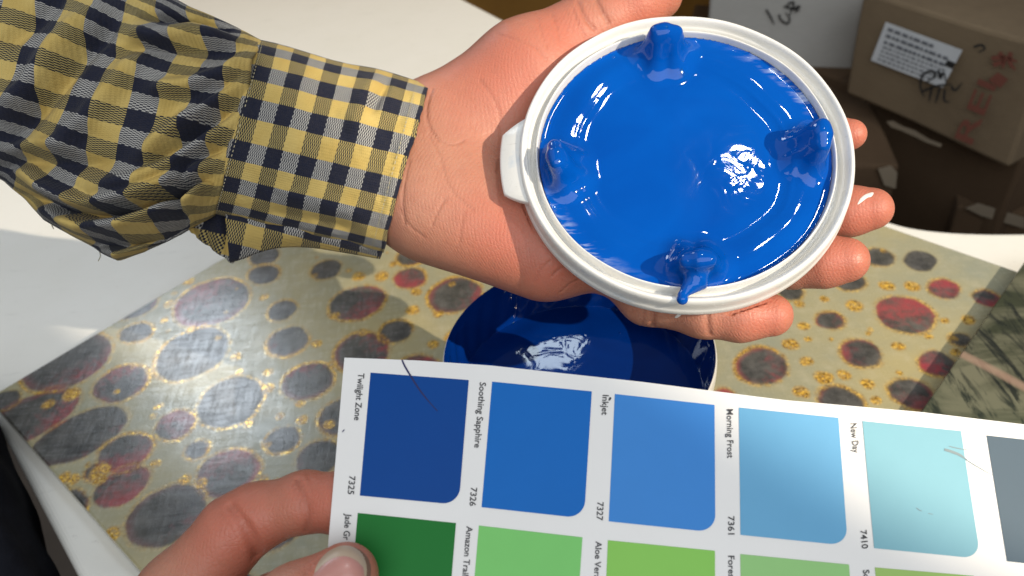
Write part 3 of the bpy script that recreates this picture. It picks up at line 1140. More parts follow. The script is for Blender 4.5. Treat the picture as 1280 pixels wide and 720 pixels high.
# ------------------------------------------------------------------ hands
def lid_depth(px, py):
    r = ray(px, py)
    return (LID_CC @ E3) / (r @ E3)


def H1(px, py, off):
    z = lid_depth(px, py) + off
    return P(px, py, z).astype(np.float32)


VIEW = np.array([0, 0, 1], np.float32)


def hand_one_parts():
    w = H1
    parts = []

    def add(a, b, ra, rb, k=.010, flat=None):
        parts.append((a, b, ra, rb, k, flat))
    # forearm, wrist and the mass of the palm
    add(w(370, 176, .034), w(470, 200, .034), .0285, .0275, .012, (E3.astype(np.float32), 1.25))
    add(w(470, 200, .034), w(560, 212, .036), .0275, .0260, .014, (E3.astype(np.float32), 1.25))
    add(w(570, 195, .043), w(800, 150, .042), .0175, .0125, .014)
    add(w(570, 215, .044), w(805, 210, .044), .0180, .0130, .014)
    add(w(570, 240, .043), w(800, 270, .044), .0180, .0130, .014)
    add(w(555, 255, .036), w(760, 325, .040), .0190, .0125, .014)
    # heel of the hand
    add(w(540, 262, .034), w(680, 318, .034), .0190, .0180, .014)
    # ball of the thumb
    add(w(565, 150, .033), w(665, 88, .026), .0205, .0190, .014)
    add(w(640, 130, .033), w(730, 100, .034), .0190, .0140, .014)
    # thumb
    add(w(660, 82, .025), w(722, 42, .0205), .0190, .0130, .010)
    add(w(722, 42, .0205), w(756, 24, .0185), .0132, .0124, .006)
    add(w(756, 24, .0185), w(792, 5, .0175), .0124, .0126, .004)
    add(w(792, 5, .0175), w(822, -6, .0170), .0126, .0102, .004)
    # fingers: base, middle joint, end joint, tip
    def finger(pts, rs):
        for (a, b, ra, rb) in zip(pts[:-1], pts[1:], rs[:-1], rs[1:]):
            add(a, b, ra, rb, .004)
    finger([w(800, 150, .040), w(900, 172, .040), w(990, 180, .034), w(1038, 172, .028), w(1064, 168, .024)], [.0115, .0098, .0088, .0078, .0058])
    finger([w(805, 210, .042), w(930, 268, .042), w(1020, 268, .034), w(1062, 264, .029), w(1090, 261, .026)], [.0118, .0102, .0094, .0090, .0078])
    finger([w(800, 270, .042), w(910, 322, .041), w(990, 328, .033), w(1030, 327, .028), w(1058, 325, .025)], [.0115, .0100, .0094, .0092, .0082])
    finger([w(760, 325, .040), w(810, 370, .031), w(880, 389, .0235), w(925, 394, .0215), w(964, 394, .0205)], [.0112, .0104, .0092, .0090, .0076])
    return parts


def union(parts):
    """each finger is blended within itself, then met by the others with a tight fold"""
    def fn(p):
        p = p.astype(np.float32)
        tot = None; d = None
        for q in parts + [None]:
            if q is None or q == 'next':
                if d is not None:
                    tot = d if tot is None else smin(tot, d, .0022)
                d = None
                continue
            (a, b, ra, rb, k, flat) = q
            c = cone_sdf(p, a, b, ra, rb, flat)
            d = c if d is None else smin(d, c, k)
        return tot
    return fn


CDEPTH = .42


def grooves(fn, creases):
    """creases: list of (camera-space points, width, depth); carved along the skin"""
    def g(p):
        d = fn(p)
        for (pts, wd, dp) in creases:
            q = polyline_dist(p.astype(np.float32), pts)
            d = d + CDEPTH * dp * np.exp(-(q / wd) ** 2)
        return d
    return g


def trace(fn, px, py, z0=.15, z1=.5):
    """depth of the first surface seen along a pixel ray"""
    r = ray(px, py)
    z = z0
    for _ in range(160):
        d = float(fn((r * z)[None].astype(np.float32))[0])
        if d < 1e-5: break
        z += max(d * .9, 1e-5) / np.linalg.norm(r)
        if z > z1: return None
    return z


def crease(fn, pix, wd, dp):
    pts = []
    for a in smooth_profile(pix, 1):
        z = trace(fn, a[0], a[1])
        if z is not None:
            pts.append((ray(*a) * z).astype(np.float32))
    if dp < .00085:
        wd, dp = wd * .62, dp * .62
    return (pts, wd, dp) if len(pts) > 1 else None


def build_hand(name, parts, lo_hi, h, cre_px, red_px, lid_cut=False):
    base = union(parts)
    if lid_cut:                                # the palm gives way where the lid presses on it
        b0 = base

        def base(p):
            d = b0(p)
            q = p - LID_CC.astype(np.float32)
            zl = q @ E3.astype(np.float32)
            rr = np.sqrt((q @ E1.astype(np.float32)) ** 2 + (q @ E2.astype(np.float32)) ** 2)
            disc = np.maximum(rr - .0612, zl - .0002)
            disc = np.maximum(disc, -.0125 - zl)
            return np.maximum(d, -disc)
    cres = [c for c in (crease(base, *c) for c in cre_px) if c]
    fn = grooves(base, cres)
    v, f = surface_nets(fn, lo_hi[0], lo_hi[1], h)
    v = relax(fn, v, 2)
    n = sdf_normals(fn, v, .0005)
    cr = np.zeros(len(v))
    for (pts, wd, dp) in cres:
        q = polyline_dist(v.astype(np.float32), pts)
        cr = np.maximum(cr, np.exp(-(q / (wd * .8)) ** 2) * min(1, dp / .0006))
    red = np.zeros(len(v))
    for (c, r) in red_px:
        q = np.linalg.norm(v - c, axis=1)
        red = np.maximum(red, np.exp(-(q / r) ** 2))
    nw = n @ M.T
    o = mesh_obj(name, to_world(v), f, M_SKIN, normals=nw, attrs={"crease": cr, "red": red})
    return o, fn


def bbox(parts, pad=.008):
    parts = [q for q in parts if q != 'next']
    pts = np.array([p for q in parts for p in (q[0], q[1])])
    rs = np.array([r for q in parts for r in (q[2], q[3])])
    return (pts - rs[:, None]).min(0) - pad, (pts + rs[:, None]).max(0) + pad


hp = hand_one_parts()
red1 = [(H1(1085, 262, .02), .018), (H1(1055, 325, .02), .018), (H1(960, 394, .012), .018), (H1(1062, 168, .02), .014), (H1(800, 5, .01), .02), (H1(700, 55, .01), .022), (H1(640, 300, .02), .022), (H1(590, 110, .02), .018), (H1(640, 90, .012), .028), (H1(690, 330, .02), .022)]
cre1 = [([(722, 2), (730, 22), (742, 36)], .0010, .0009), ([(745, 0), (752, 14), (760, 28)], .0011, .0011), ([(716, 10), (722, 30), (731, 46)], .0009, .0005),
        ([(690, 18), (696, 34), (700, 52)], .0009, .0004), ([(672, 22), (676, 40), (684, 60)], .0009, .0003),
        ([(620, 42), (645, 50), (668, 58), (682, 74)], .0010, .0004),
        ([(540, 112), (532, 138), (536, 160), (548, 176)], .0011, .0008), ([(548, 176), (566, 182), (580, 176)], .0010, .0005),
        ([(512, 200), (506, 226), (503, 250), (506, 280)], .0011, .0006), ([(556, 250), (548, 262), (540, 282)], .0010, .0005), ([(500, 262), (512, 284), (530, 296)], .0010, .0004),
        ([(536, 168), (552, 200), (560, 236), (590, 262)], .0012, .00035), ([(580, 264), (576, 285), (574, 302)], .0010, .0003),
        ([(600, 100), (622, 130), (628, 165), (622, 215)], .0013, .0004),
        ([(690, 345), (700, 335), (722, 330)], .0010, .0007), ([(700, 366), (716, 352), (738, 344)], .0010, .0007), ([(668, 352), (676, 336), (688, 326)], .0010, .0004),
        ([(818, 384), (816, 396), (816, 412)], .0011, .0011), ([(806, 384), (804, 396), (802, 408)], .0009, .0004), ([(885, 384), (884, 400), (887, 418)], .0010, .0009),
        ([(732, 348), (742, 362), (738, 388)], .0010, .0004),
        ([(990, 352), (988, 340), (984, 322)], .0010, .0006), ([(1030, 284), (1026, 268), (1024, 250)], .0010, .0004)]
lo, hi = bbox(hp)
lo[0] = max(lo[0], P(395, 200, .335)[0])
person, hand1_fn = build_hand("person", hp, (lo, hi), .00085, cre1, red1, True)
tag(person, "person in a yellow and navy checked shirt holding the paint lid on an open palm", "person")

# dab of white plastic paint on the middle finger
M_DAB = mat_plain("dried_white_paint", (0.80, 0.76, 0.72, 1), .5)


def skin_patch(name, fn, outline, mat, parent, lift, n=9, dome=0.0):
    """a thin film that follows the skin inside a pixel outline"""
    o = round_poly(outline, 2)
    c = o.mean(0)
    V, F = [], []
    m = len(o)
    for i in range(n + 1):
        t = i / n
        for p in o:
            q = c + (p - c) * t
            z = trace(fn, q[0], q[1])
            if z is None: z = .3
            pt = ray(*q) * z
            V.append(pt)
    V = np.array(V)
    nn = sdf_normals(fn, V, .0008)
    tt = np.repeat(np.arange(n + 1) / n, m)
    V = V + nn * (lift * np.clip((1.0 - tt ** 6), -1, 1) + .00002 + dome * (1 - tt ** 2))[:, None]
    for i in range(n):
        for k in range(m):
            k2 = (k + 1) % m
            F.append((i * m + k, (i + 1) * m + k, (i + 1) * m + k2, i * m + k2))
    return mesh_obj(name, to_world(V), F, mat, parent)


skin_patch("paint_dab", hand1_fn, [(1074, 250), (1078, 245), (1086, 241), (1093, 240), (1090, 246), (1084, 247), (1078, 252), (1071, 257)], M_DAB, person, .0002, 4)
skin_patch("paint_dab", hand1_fn, [(842, 397), (850, 390), (854, 391), (847, 398)], M_DAB, person, .0001, 3)

# hand that holds the card
def H2(px, py, off):
    return P(px, py, card_depth(px, py) + off).astype(np.float32)


w2 = []
def add2(a, b, ra, rb, k=.004, flat=None): w2.append((a, b, ra, rb, k, flat))
# index finger behind the card
add2(H2(130, 850, .032), H2(228, 745, .026), .0135, .0135, .006)
add2(H2(228, 745, .026), H2(293, 664, .020), .0135, .0110, .005)
add2(H2(293, 664, .020), H2(320, 646, .0180), .0110, .0098, .003)
add2(H2(320, 646, .0180), H2(382, 627, .0140), .0098, .0088, .004)
add2(H2(382, 627, .0140), H2(432, 629, .0112), .0092, .0088, .003)
add2(H2(432, 629, .0112), H2(470, 640, .0092), .0088, .0068, .004)
w2.append('next')
# middle finger behind, lower
add2(H2(160, 890, .036), H2(270, 812, .030), .0120, .0112, .006)
add2(H2(270, 812, .030), H2(345, 758, .022), .0112, .0095, .005)
add2(H2(345, 758, .022), H2(420, 729, .0135), .0095, .0088, .004)
add2(H2(420, 729, .0135), H2(462, 730, .0100), .0088, .0072, .004)
w2.append('next')
# ring and little fingers folded below the frame
add2(H2(190, 940, .038), H2(320, 874, .028), .0118, .0100, .006)
add2(H2(320, 874, .028), H2(425, 814, .0130), .0100, .0084, .005)
w2.append('next')
add2(H2(230, 995, .038), H2(350, 940, .026), .0105, .0088, .006)
add2(H2(350, 940, .026), H2(430, 894, .0115), .0088, .0072, .005)
w2.append('next')
# palm and ball of the thumb, thumb in front of the card
add2(H2(60, 970, .042), H2(190, 940, .038), .0180, .0135, .010)
add2(H2(60, 940, .040), H2(130, 850, .032), .0180, .0140, .010)
add2(H2(60, 990, .040), H2(-60, 1110, .045), .0260, .0280, .012)
add2(H2(40, 1020, .030), H2(190, 900, .010), .0200, .0150, .012)
add2(H2(190, 900, .010), H2(300, 812, -.008), .0140, .0112, .008)
add2(H2(300, 812, -.008), H2(372, 758, -.0105), .0112, .0108, .004)
add2(H2(372, 758, -.0105), H2(432, 720, -.0088), .0108, .0090, .004)
cre2 = [([(288, 632), (298, 644), (310, 662), (319, 680), (323, 696)], .0013, .0030), ([(306, 660), (316, 678), (322, 696)], .0020, .0024),
        ([(372, 600), (382, 622), (385, 645), (383, 664)], .0010, .0011), ([(366, 604), (374, 626), (377, 650)], .0010, .0004),
        ([(384, 590), (388, 606), (390, 640)], .0012, .0003), ([(272, 640), (282, 650), (296, 672)], .0010, .0003),
        ([(382, 716), (390, 706), (400, 697)], .0009, .0005), ([(372, 722), (384, 709)], .0009, .0004)]
red2 = [(H2(300, 660, .01), .02), (H2(400, 625, .005), .016), (H2(430, 700, -.018), .015)]
lo, hi = bbox(w2)
lo[1] = max(lo[1], P(300, 860, .27)[1]); lo[0] = max(lo[0], P(60, 700, .29)[0]); 
person2, hand2_fn = build_hand("person", w2, bbox(w2, .006), .0009, cre2, red2)
tag(person2, "bare hand of a person pinching the colour card's left edge between finger and thumb", "person")
mn = Mat("thumbnail", rough=.32, spec=.5)
nn1 = mn.noise(90, 3)
mn.set("Base Color", mn.mix(mn.ramp(nn1, .35, .7), (0.56, 0.28, 0.24, 1), (0.49, 0.23, 0.195, 1)))
mn.set("Subsurface Weight", .2); mn.set("Subsurface Radius", (1, .4, .3)); mn.set("Subsurface Scale", .003)
M_NAIL = mn.m
M_NAILTIP = mat_plain("nail_edge", (0.52, 0.39, 0.28, 1), .4)
M_DIRT = mat_plain("nail_grime", (0.20, 0.11, 0.075, 1), .8)
skin_patch("nail_grime", hand2_fn, [(392, 720), (399, 702), (414, 688), (437, 681), (456, 690), (465, 708), (461, 735), (440, 751), (407, 750), (394, 738)], M_DIRT, person2, .00022, 8)
skin_patch("nail_edge", hand2_fn, [(391, 720), (398, 701), (413, 686), (435, 680), (453, 690), (461, 708), (457, 734), (438, 750), (407, 750), (393, 738)], M_NAILTIP, person2, .0006, 8, .0002)
skin_patch("thumbnail", hand2_fn, [(387, 728), (397, 708), (413, 694), (433, 689), (450, 696), (459, 711), (456, 736), (438, 752), (407, 752), (391, 742)], M_NAIL, person2, .0008, 8, .0003)

# ------------------------------------------------------------------ sleeve
SZ = .338                                       # depth of the sleeve's axis
ST = [(-190, 42, 175, 130), (-80, 68, 172, 128), (0, 88, 170, 124), (40, 98, 168, 132), (70, 105, 164, 148), (100, 112, 158, 168), (135, 121, 148, 178), (170, 129, 141, 188),
      (201, 137, 133, 195), (228, 143, 128, 178), (250, 148.5, 124, 158), (275, 154.5, 118, 134), (298, 160, 112, 112)]
AX = np.array([.973, .233]); PD = np.array([-.262, .965])


def interp_st(s):
    xs = np.array([p[0] for p in ST])
    return tuple(np.interp(s, xs, [p[k] for p in ST]) for k in (1, 2, 3))


def ridge(p, pts, wd, ht):
    """height of a fold that runs along a polyline drawn in the sleeve's own plane"""
    pts = np.array(pts, float)
    best = np.full(len(p), 1e9); tt = np.zeros(len(p))
    L = 0; tot = np.sum(np.linalg.norm(np.diff(pts, axis=0), axis=1))
    for a, b in zip(pts[:-1], pts[1:]):
        ab = b - a
        t = np.clip(((p - a) @ ab) / (ab @ ab), 0, 1)
        d = np.linalg.norm(p - a - t[:, None] * ab, axis=1)
        m = d < best
        best[m] = d[m]; tt[m] = (L + t[m] * np.linalg.norm(ab)) / tot
        L += np.linalg.norm(ab)
    return ht * np.exp(-(best / wd) ** 2) * np.clip(np.sin(np.pi * np.clip(tt * .9 + .05, 0, 1)) * 1.6, 0, 1)


FOLDS = [  # polyline in px, width px, height in m (towards the camera)
    ([(165, 40), (200, 50), (250, 42), (300, 50)], 13, .0075), ([(180, 22), (215, 22), (255, 28), (300, 44)], 6, -.0080),
    ([(120, 75), (180, 60), (240, 66), (300, 70)], 10, -.003),
    ([(330, 70), (300, 100), (262, 130), (225, 160), (175, 195)], 11, .0060), ([(315, 68), (285, 92), (240, 108), (190, 112)], 10, .0055),
    ([(312, 92), (276, 116), (240, 140)], 7, -.0045), ([(300, 128), (262, 160), (215, 192), (170, 214)], 9, -.0040),
    ([(290, 150), (255, 180), (215, 205), (170, 225), (110, 238)], 12, .0055),
    ([(285, 182), (250, 196), (205, 214)], 7, -.003),
    ([(25, 212), (60, 236), (115, 258), (170, 246), (225, 226), (270, 206)], 10, .0050), ([(32, 240), (80, 263), (125, 268), (180, 256), (232, 236), (262, 224)], 8, -.0075),
    ([(60, 262), (110, 285), (160, 282), (215, 262), (250, 250)], 11, .0060), ([(235, 208), (226, 240), (232, 268)], 9, -.0040), ([(262, 226), (246, 254), (240, 275)], 8, .0045),
    ([(108, 300), (150, 306), (200, 294), (238, 274)], 8, -.0045), ([(120, 312), (152, 320), (200, 306)], 7, .0040),
    ([(0, 150), (40, 110), (75, 60), (120, 10)], 16, .0055), ([(20, 175), (65, 120), (105, 70), (150, 20)], 12, -.0045), ([(0, 60), (40, 30), (80, -10)], 14, -.0040),
    ([(60, 190), (110, 150), (150, 100), (180, 60)], 15, .0040), ([(-20, 210), (40, 200), (100, 205), (150, 200)], 12, -.0035),
    ([(0, 190), (50, 180), (100, 186)], 10, .003)]
NS, NTH = 210, 300


def tube(sA, sB, centre, halves, ns, nth, depth_ratio, folds, chk_u, chk_v, zoff=lambda s: 0.0, seed=0.0, amp=.0009, skew=0.0, edge=0.0):
    V = np.zeros((ns, nth, 3)); UV = np.zeros((ns, nth, 3))
    th = np.linspace(0, 2 * np.pi, nth)          # first and last column coincide in place, not in pattern
    for i in range(ns):
        s = sA + (sB - sA) * i / (ns - 1)
        c = centre(s); up, low = halves(s)
        ct = np.cos(th); st = np.sin(th)         # ct: +1 bottom, -1 top; st: +1 towards camera
        half = np.where(ct > 0, low, up)
        z = SZ + zoff(s)
        m = z / FPX
        pr = np.sign(ct) * np.abs(ct) ** .92
        px = c[0] + PD[0] * pr * half; py = c[1] + PD[1] * pr * half
        dep = np.sign(st) * np.abs(st) ** .85 * .5 * (up + low) * depth_ratio * m
        e = max(0.0, (s - (sB - 30)) / 30.0) * edge
        wv = .6 * e * (1.6 * np.sin(th * 3 + .8) + 1.0 * np.sin(th * 7) + .6 * np.sin(th * 13 + 2))
        px = px + AX[0] * wv; py = py + AX[1] * wv
        V[i, :, 0] = px; V[i, :, 1] = py; V[i, :, 2] = z - dep
        UV[i, :, 0] = s / chk_u
        UV[i, :, 1] = (th - np.pi / 2) * .5 * (up + low) * .96 / chk_v + skew * s / 100
    flat = V.reshape(-1, 3)
    uv = UV.reshape(-1, 3)
    front = np.clip(np.tile(np.sin(th), ns) * 2.2 + .35, 0, 1)
    lift = np.zeros(len(flat))
    p2 = flat[:, :2]
    for (pts, wd, ht) in folds:
        lift += ridge(p2, pts, wd * .92, ht * (1.5 if min(q[1] for q in pts) > 203 and len(folds) > 10 else 1.0) * (1.3 if len(folds) > 10 else 1.0))
    lift *= front
    nz = lattice_noise(np.stack([uv[:, 0], uv[:, 1]], 1), .55, 3 + seed) * amp * 2.2 + lattice_noise(np.stack([uv[:, 0], uv[:, 1]], 1), 1.6, 7 + seed) * amp
    z = flat[:, 2] - lift - nz
    pc = np.stack([(flat[:, 0] - CX) / FPX * flat[:, 2], -(flat[:, 1] - CY) / FPX * flat[:, 2], -z], 1)
    return pc, uv, grid_faces(ns, nth)


def sl_centre(s):
    return (s, interp_st(s)[0])


pc, uv, F = tube(-190, 298, sl_centre, lambda s: interp_st(s)[1:], NS, NTH, .74, FOLDS, 36.0, 18.0, seed=0, skew=-.12)
uv = uv[:, [1, 0, 2]]
col4 = np.concatenate([uv, np.ones((len(uv), 1))], 1)
sleeve = mesh_obj("shirt_sleeve", to_world(pc), F, M_SHIRT, person, attrs={"chk": col4})
sol = sleeve.modifiers.new("thickness", 'SOLIDIFY'); sol.thickness = .0008; sol.offset = 0

CUF = [([(330, 60), (318, 110), (300, 165), (280, 225)], 7, .0012), ([(470, 92), (455, 120), (440, 170)], 12, .0025), ([(486, 98), (476, 116), (462, 140)], 7, -.0030),
       ([(340, 240), (400, 255), (460, 275)], 12, .0022), ([(330, 262), (400, 276), (450, 290)], 7, -.0022), ([(520, 112), (500, 190), (478, 290)], 6, .0008),
       ([(380, 90), (365, 150), (350, 210)], 18, .0015)]


def cu_centre(s):
    t = (s - 292) / 215.0
    return (s, 158.5 + t * 51.5)


pc, uv, F = tube(292, 507, cu_centre, lambda s: (113 - (s - 292) * .012 + 1.5 * math.sin((s - 292) * .05), 112 - (s - 292) * .01), 110, 300, .72, CUF, 20.5, 24.0, lambda s: -.0012, seed=4, amp=.0010, edge=1.0)
col4 = np.concatenate([uv, np.ones((len(uv), 1))], 1)
cuff = mesh_obj("cuff", to_world(pc), F, M_SHIRT, sleeve, attrs={"chk": col4})
sol = cuff.modifiers.new("thickness", 'SOLIDIFY'); sol.thickness = .0016; sol.offset = -1


def patch(name, topl, botl, z_top, z_bot, parent, chk, rot=0.0, n=60, m=18, bulge=.004, off=(0, 0)):
    a = smooth_profile(topl, 2); b = smooth_profile(botl, 2)

    def samp(p, t):
        d = np.concatenate([[0], np.cumsum(np.linalg.norm(np.diff(p, axis=0), axis=1))])
        return np.array([np.interp(t * d[-1], d, p[:, 0]), np.interp(t * d[-1], d, p[:, 1])])
    V, U = [], []
    for i in range(n):
        t = i / (n - 1)
        A = samp(a, t); B = samp(b, t)
        for j in range(m):
            s = j / (m - 1)
            q = A * (1 - s) + B * s
            z = z_top * (1 - s) + z_bot * s - bulge * math.sin(math.pi * s) - .0012 * math.sin(t * 17 + s * 2)
            V.append(P(q[0], q[1], z))
            x, y = q[0] + off[0], q[1] + off[1]
            U.append((((x * .973 + y * .233)) / chk[0], (-x * .233 + y * .973) / chk[1] * (1 + .0), 0, 1))
    o = mesh_obj(name, to_world(np.array(V)), grid_faces(n, m), M_SHIRT, parent, attrs={"chk": np.array(U)})
    so = o.modifiers.new("thickness", 'SOLIDIFY'); so.thickness = .0014; so.offset = 0
    return o


patch("cuff_underlap", [(282, 262), (330, 270), (400, 284), (482, 300)], [(287, 326), (300, 324), (325, 313), (352, 307), (385, 307), (425, 313), (476, 322)], .330, .338, sleeve, (24.0, 27.0), off=(6, 4))
patch("sleeve_placket", [(212, 250), (250, 255), (285, 260)], [(240, 290), (262, 308), (291, 329)], .338, .346, sleeve, (32.0, 24.0), bulge=.001, off=(22, 14))
M_THREAD = mat_plain("pale_thread", (0.45, 0.40, 0.26, 1), .8)


def loose_thread(pix, z):
    V, F = [], []
    p = smooth_profile(pix, 2)
    for i, c in enumerate(p):
        o = P(c[0], c[1], z)
        for k in range(5):
            a = k / 5 * 2 * math.pi
            V.append(o + np.array([math.cos(a), math.sin(a), 0]) * .00022)
    for i in range(len(p) - 1):
        for k in range(5):
            F.append((i * 5 + k, i * 5 + (k + 1) % 5, (i + 1) * 5 + (k + 1) % 5, (i + 1) * 5 + k))
    mesh_obj("loose_thread", to_world(np.array(V)), F, M_THREAD, sleeve)


loose_thread([(148, 150), (152, 146), (158, 149), (161, 145)], .3035)
loose_thread([(186, 138), (190, 141), (193, 136)], .3045)
loose_thread([(138, 176), (142, 178), (141, 184)], .304)
loose_thread([(66, 272), (64, 280), (67, 286)], .337)
loose_thread([(124, 312), (126, 320), (123, 326)], .337)


def stitches(s0, step, ln, lift):
    """a running stitch round the cuff at distance s0 along it"""
    c = cu_centre(s0); up, low = 113 - (s0 - 292) * .012, 112 - (s0 - 292) * .01
    V, F = [], []
    z = SZ - .0012
    for k in range(int(470 / step)):
        a0 = .12 + k * step / 115.0
        if a0 + ln / 115.0 > math.pi - .1: break
        b = len(V)
        for a in (a0, a0 + ln / 115.0):
            ct, st = math.cos(a), math.sin(a)
            half = low if ct > 0 else up
            pr = np.sign(ct) * abs(ct) ** .92
            dep = abs(st) ** .85 * .5 * (up + low) * .72 * z / FPX + lift
            for w in (-.55, .55):
                V.append(P(c[0] + PD[0] * pr * half + AX[0] * w, c[1] + PD[1] * pr * half + AX[1] * w, z - dep))
        F.append((b, b + 1, b + 3, b + 2))
    mesh_obj("stitching", to_world(np.array(V)), F, M_THREAD, sleeve, smooth=False)


stitches(493, 6.0, 3.6, .0013)
stitches(299, 6.0, 3.0, .0016)

# ------------------------------------------------------------------ cartons behind the table
def ray_plane(px, py, p0, n):
    d = M @ ray(px, py)
    return CAM + d * (((p0 - CAM) @ n) / (d @ n))


def box_mesh(name, org, ex, ey, ez, mat, bev=.004, parent=None, dent=.0):
    """closed carton from a corner and three edge vectors, edges slightly rounded"""
    bm_v = []
    import bmesh
    bm = bmesh.new()
    bmesh.ops.create_cube(bm, size=1.0)
    for vv in bm.verts:
        c = np.array(vv.co[:]) + .5
        vv.co = Vector((org + ex * c[0] + ey * c[1] + ez * c[2]).tolist())
    bmesh.ops.recalc_face_normals(bm, faces=bm.faces[:])
    bmesh.ops.subdivide_edges(bm, edges=bm.edges[:], cuts=6, use_grid_fill=True)
    cen = org + (ex + ey + ez) / 2
    for vv in bm.verts:
        nn = mnoise.noise_vector(vv.co * 6.0) * dent
        vv.co += nn
    me = bpy.data.meshes.new(name); bm.to_mesh(me); bm.free()
    me.materials.append(mat)
    o = bpy.data.objects.new(name, me); COL.objects.link(o)
    if parent: o.parent = parent
    b = o.modifiers.new("edge", 'BEVEL'); b.width = bev; b.segments = 2; b.limit_method = 'ANGLE'; b.angle_limit = math.radians(50)
    return o


def face_quad(name, pix, p0, n, lift, mat, parent):
    V = [ray_plane(x, y, p0, n) + n * lift for x, y in pix]
    F = [tuple(range(len(V)))]
    return mesh_obj(name, V, F, mat, parent, smooth=False)


cBL = W(1058, 118, 0.98)
cBR = on_level(1262, 209, cBL[2])
hx = (cBR - cBL) / np.linalg.norm(cBR - cBL)
cn = np.array([hx[1], -hx[0], 0.0])
vecw = np.array([cBR[0] - cBL[0], cBR[1] - cBL[1], 0.0])
wid = vecw @ hx
top_pt = ray_plane(1108, -6, cBL, cn)
hgt = top_pt[2] - cBL[2]
carton = box_mesh("cardboard_carton", cBL, hx * wid, -cn * .26, np.array([0, 0, hgt]), M_CARTON, .004, None, .006)
tag(carton, "brown carton with a white shipping label and red print, topmost of its stack", "carton")
fq = lambda nm, pix, mt, lf=.0075: face_quad(nm, pix, cBL, cn, lf, mt, carton)
fq("shipping_label", [(1113, 25), (1094, 73), (1184, 107), (1209, 60)], M_LABEL, .007)
lr = random.Random(5)
for row, (x0, y0, L, wd) in enumerate(((1117, 32, 62, 4.2), (1114.5, 40, 84, 4.2), (1112, 48, 78, 4.2), (1110, 55, 84, 2.2), (1108, 60, 80, 2.2), (1106, 65, 76, 2.2), (1104, 70, 70, 2.2))):
    dx, dy = .936, .352
    t = 0.0
    while t < L:
        w_ = lr.uniform(3, 9) if wd > 3 else lr.uniform(2, 6)
        x, y = x0 + t * dx, y0 + t * dy
        fq("label_line", [(x, y), (x + w_ * dx, y + w_ * dy), (x + w_ * dx - wd * .36, y + w_ * dy + wd * .9), (x - wd * .36, y + wd * .9)], M_GREYINK, .0078)
        t += w_ + lr.uniform(1.2, 2.6)
fq("label_line", [(1191, 72), (1201, 76), (1197, 83), (1187, 79)], M_BLACK, .0078)
mk = lambda pts, w=3.0: ribbon("marker_writing", pts, w, M_BLACK, carton, lambda x, y: ray_plane(x, y, cBL, cn) + cn * .0085)
for pts in ([(1160, 90), (1156, 104), (1162, 118)], [(1160, 90), (1172, 84), (1178, 92), (1164, 100)], [(1180, 84), (1182, 98), (1186, 84), (1190, 100)],
            [(1172, 104), (1168, 124)], [(1182, 106), (1176, 126)], [(1188, 108), (1186, 124), (1194, 124)], [(1196, 104), (1200, 112), (1210, 100)], [(1158, 112), (1176, 104), (1196, 102)],
            [(1224, 56), (1234, 52), (1240, 58), (1230, 62)]):
    mk(pts)


def red_text(body, p0, p1, size):
    p0 = np.array(p0, float); p1 = np.array(p1, float)
    d = p1 - p0; L = np.linalg.norm(d); d /= L
    u = np.array([d[1], -d[0]])
    add_text("printed_mark", body, lambda x, y: ray_plane(*(p0 + d * x * L + u * (y * size)), cBL, cn) + cn * .0080, M_RED, carton)


red_text("REI", (1221, 178), (1252, 104), 34)
fq("printed_mark", [(1254, 87), (1267, 96), (1257, 107), (1242, 97)], M_RED, .0079)
for pts in ([(1246, 70), (1262, 68), (1278, 74)], [(1256, 62), (1262, 72), (1260, 82)], [(1270, 62), (1268, 76), (1276, 84)], [(1248, 78), (1262, 74)]):
    ribbon("printed_mark", pts, 6, M_RED, carton, lambda x, y: ray_plane(x, y, cBL, cn) + cn * .0079)
fq("torn_tape", [(1114, 149), (1122, 148), (1135, 155), (1150, 160), (1168, 171), (1184, 177), (1182, 181), (1164, 175), (1150, 168), (1132, 160), (1120, 156)], M_TAPE, .008)
tp = empty

# white box beside it
wR = W(1061, 108, 1.06)
wn = np.array([-0.34, -0.94, 0.0]); wn /= np.linalg.norm(wn)
wx = np.array([-wn[1], wn[0], 0.0])
lft = ray_plane(884, 30, wR, wn)
wwid = abs((lft - wR) @ wx)
wtop = ray_plane(1100, -30, wR, wn)[2] - wR[2]
wbox = box_mesh("cardboard_box", wR - wx * wwid, wx * wwid, -wn * .22, np.array([0, 0, wtop]), M_WBOX, .004, None, .003)
tag(wbox, "white cardboard box with black marker scribble beside the labelled carton", "box")
for pts in ([(958, 10), (964, 20), (968, 29)], [(974, 16), (976, 24), (986, 29), (988, 20), (982, 14)], [(984, 8), (986, 2), (994, 0), (990, 10), (986, 20)], [(990, 10), (1002, 4), (994, 14)], [(980, 6), (1000, 12)]):
    ribbon("marker_writing", pts, 2.6, M_BLACK, wbox, lambda x, y: ray_plane(x, y, wR, wn) + wn * .0045)

# the stack underneath: two closed cartons in deep shade, and one at the right front
zb = min(cBL[2], wR[2]) - .004
low1o = cBL + hx * -.10 - cn * .035
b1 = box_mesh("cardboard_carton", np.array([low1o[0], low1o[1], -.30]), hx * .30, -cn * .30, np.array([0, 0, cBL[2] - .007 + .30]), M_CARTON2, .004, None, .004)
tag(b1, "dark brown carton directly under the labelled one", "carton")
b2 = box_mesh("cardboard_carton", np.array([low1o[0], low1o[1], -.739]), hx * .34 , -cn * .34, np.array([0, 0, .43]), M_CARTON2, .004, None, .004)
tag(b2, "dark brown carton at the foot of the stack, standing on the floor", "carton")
r0 = W(1196, 258, .93)
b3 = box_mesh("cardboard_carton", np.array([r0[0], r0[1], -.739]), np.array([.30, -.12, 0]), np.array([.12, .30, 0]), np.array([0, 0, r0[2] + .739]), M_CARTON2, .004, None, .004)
tag(b3, "lower brown carton standing at the right behind the table edge", "carton")
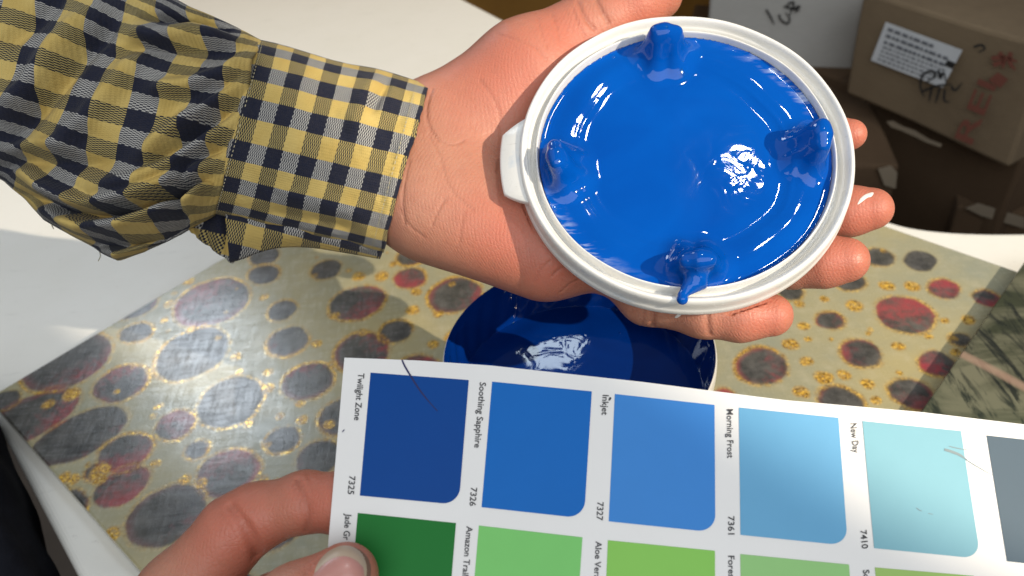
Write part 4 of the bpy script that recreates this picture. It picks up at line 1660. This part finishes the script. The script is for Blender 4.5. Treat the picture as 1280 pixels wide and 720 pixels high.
c5 = W(1122, 205, .90)
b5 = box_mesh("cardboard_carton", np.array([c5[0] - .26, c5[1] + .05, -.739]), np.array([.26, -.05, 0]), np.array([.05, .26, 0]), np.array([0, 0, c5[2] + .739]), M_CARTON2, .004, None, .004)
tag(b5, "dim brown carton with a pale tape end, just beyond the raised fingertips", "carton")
n5 = np.array([-.05, -.26, 0]) / np.linalg.norm([.05, .26])
face_quad("tape_end", [(1096, 207), (1112, 203), (1120, 212), (1118, 232), (1104, 228)], c5, n5, .006, M_TAPE, b5)
nb3 = np.array([-.12, -.30, 0]) / np.linalg.norm([.12, .30])
face_quad("tape_end", [(1206, 256), (1222, 250), (1280, 268), (1280, 282), (1226, 266)], r0, nb3, .006, M_TAPE, b3)
# the white box stands on a third stack
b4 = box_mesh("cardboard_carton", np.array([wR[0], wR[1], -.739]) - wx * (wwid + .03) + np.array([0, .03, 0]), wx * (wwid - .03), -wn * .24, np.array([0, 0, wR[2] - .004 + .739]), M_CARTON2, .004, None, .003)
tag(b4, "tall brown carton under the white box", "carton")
# brown wooden cupboard side closing the view at the top
wd0 = W(520, -10, 1.45)
wb = box_mesh("wooden_board", np.array([-0.75, 1.42, -.738]), np.array([2.5, .0, 0]), np.array([0, .03, 0]), np.array([0, 0, 1.5]), M_WOOD, .003, None, .002)
tag(wb, "brown wooden board upright behind the cartons", "board")

# ------------------------------------------------------------------ trousers at the table's left edge
cl = []
for i in range(60):
    t = i / 59
    c = lerp((-95, 515), (45, 850), t)
    z = .47 - .07 * t
    for k in range(48):
        a = k / 47 * 2 * np.pi
        r = (82 + 10 * t) * (1 + .07 * math.sin(3 * a + t * 5) + .05 * math.sin(7 * a + 9 * t) + .035 * math.sin(a * 2 + t * 22))
        q = np.array(c) + np.array([math.cos(a) * .94, math.sin(a) * -.25]) * r
        cl.append(P(q[0], q[1], z + .055 - .055 * math.sin(a)))
tr = mesh_obj("trousers", to_world(np.array(cl)), grid_faces(60, 48), M_CLOTH)
tag(tr, "near black trousers of someone sitting at the table's left edge", "trousers")
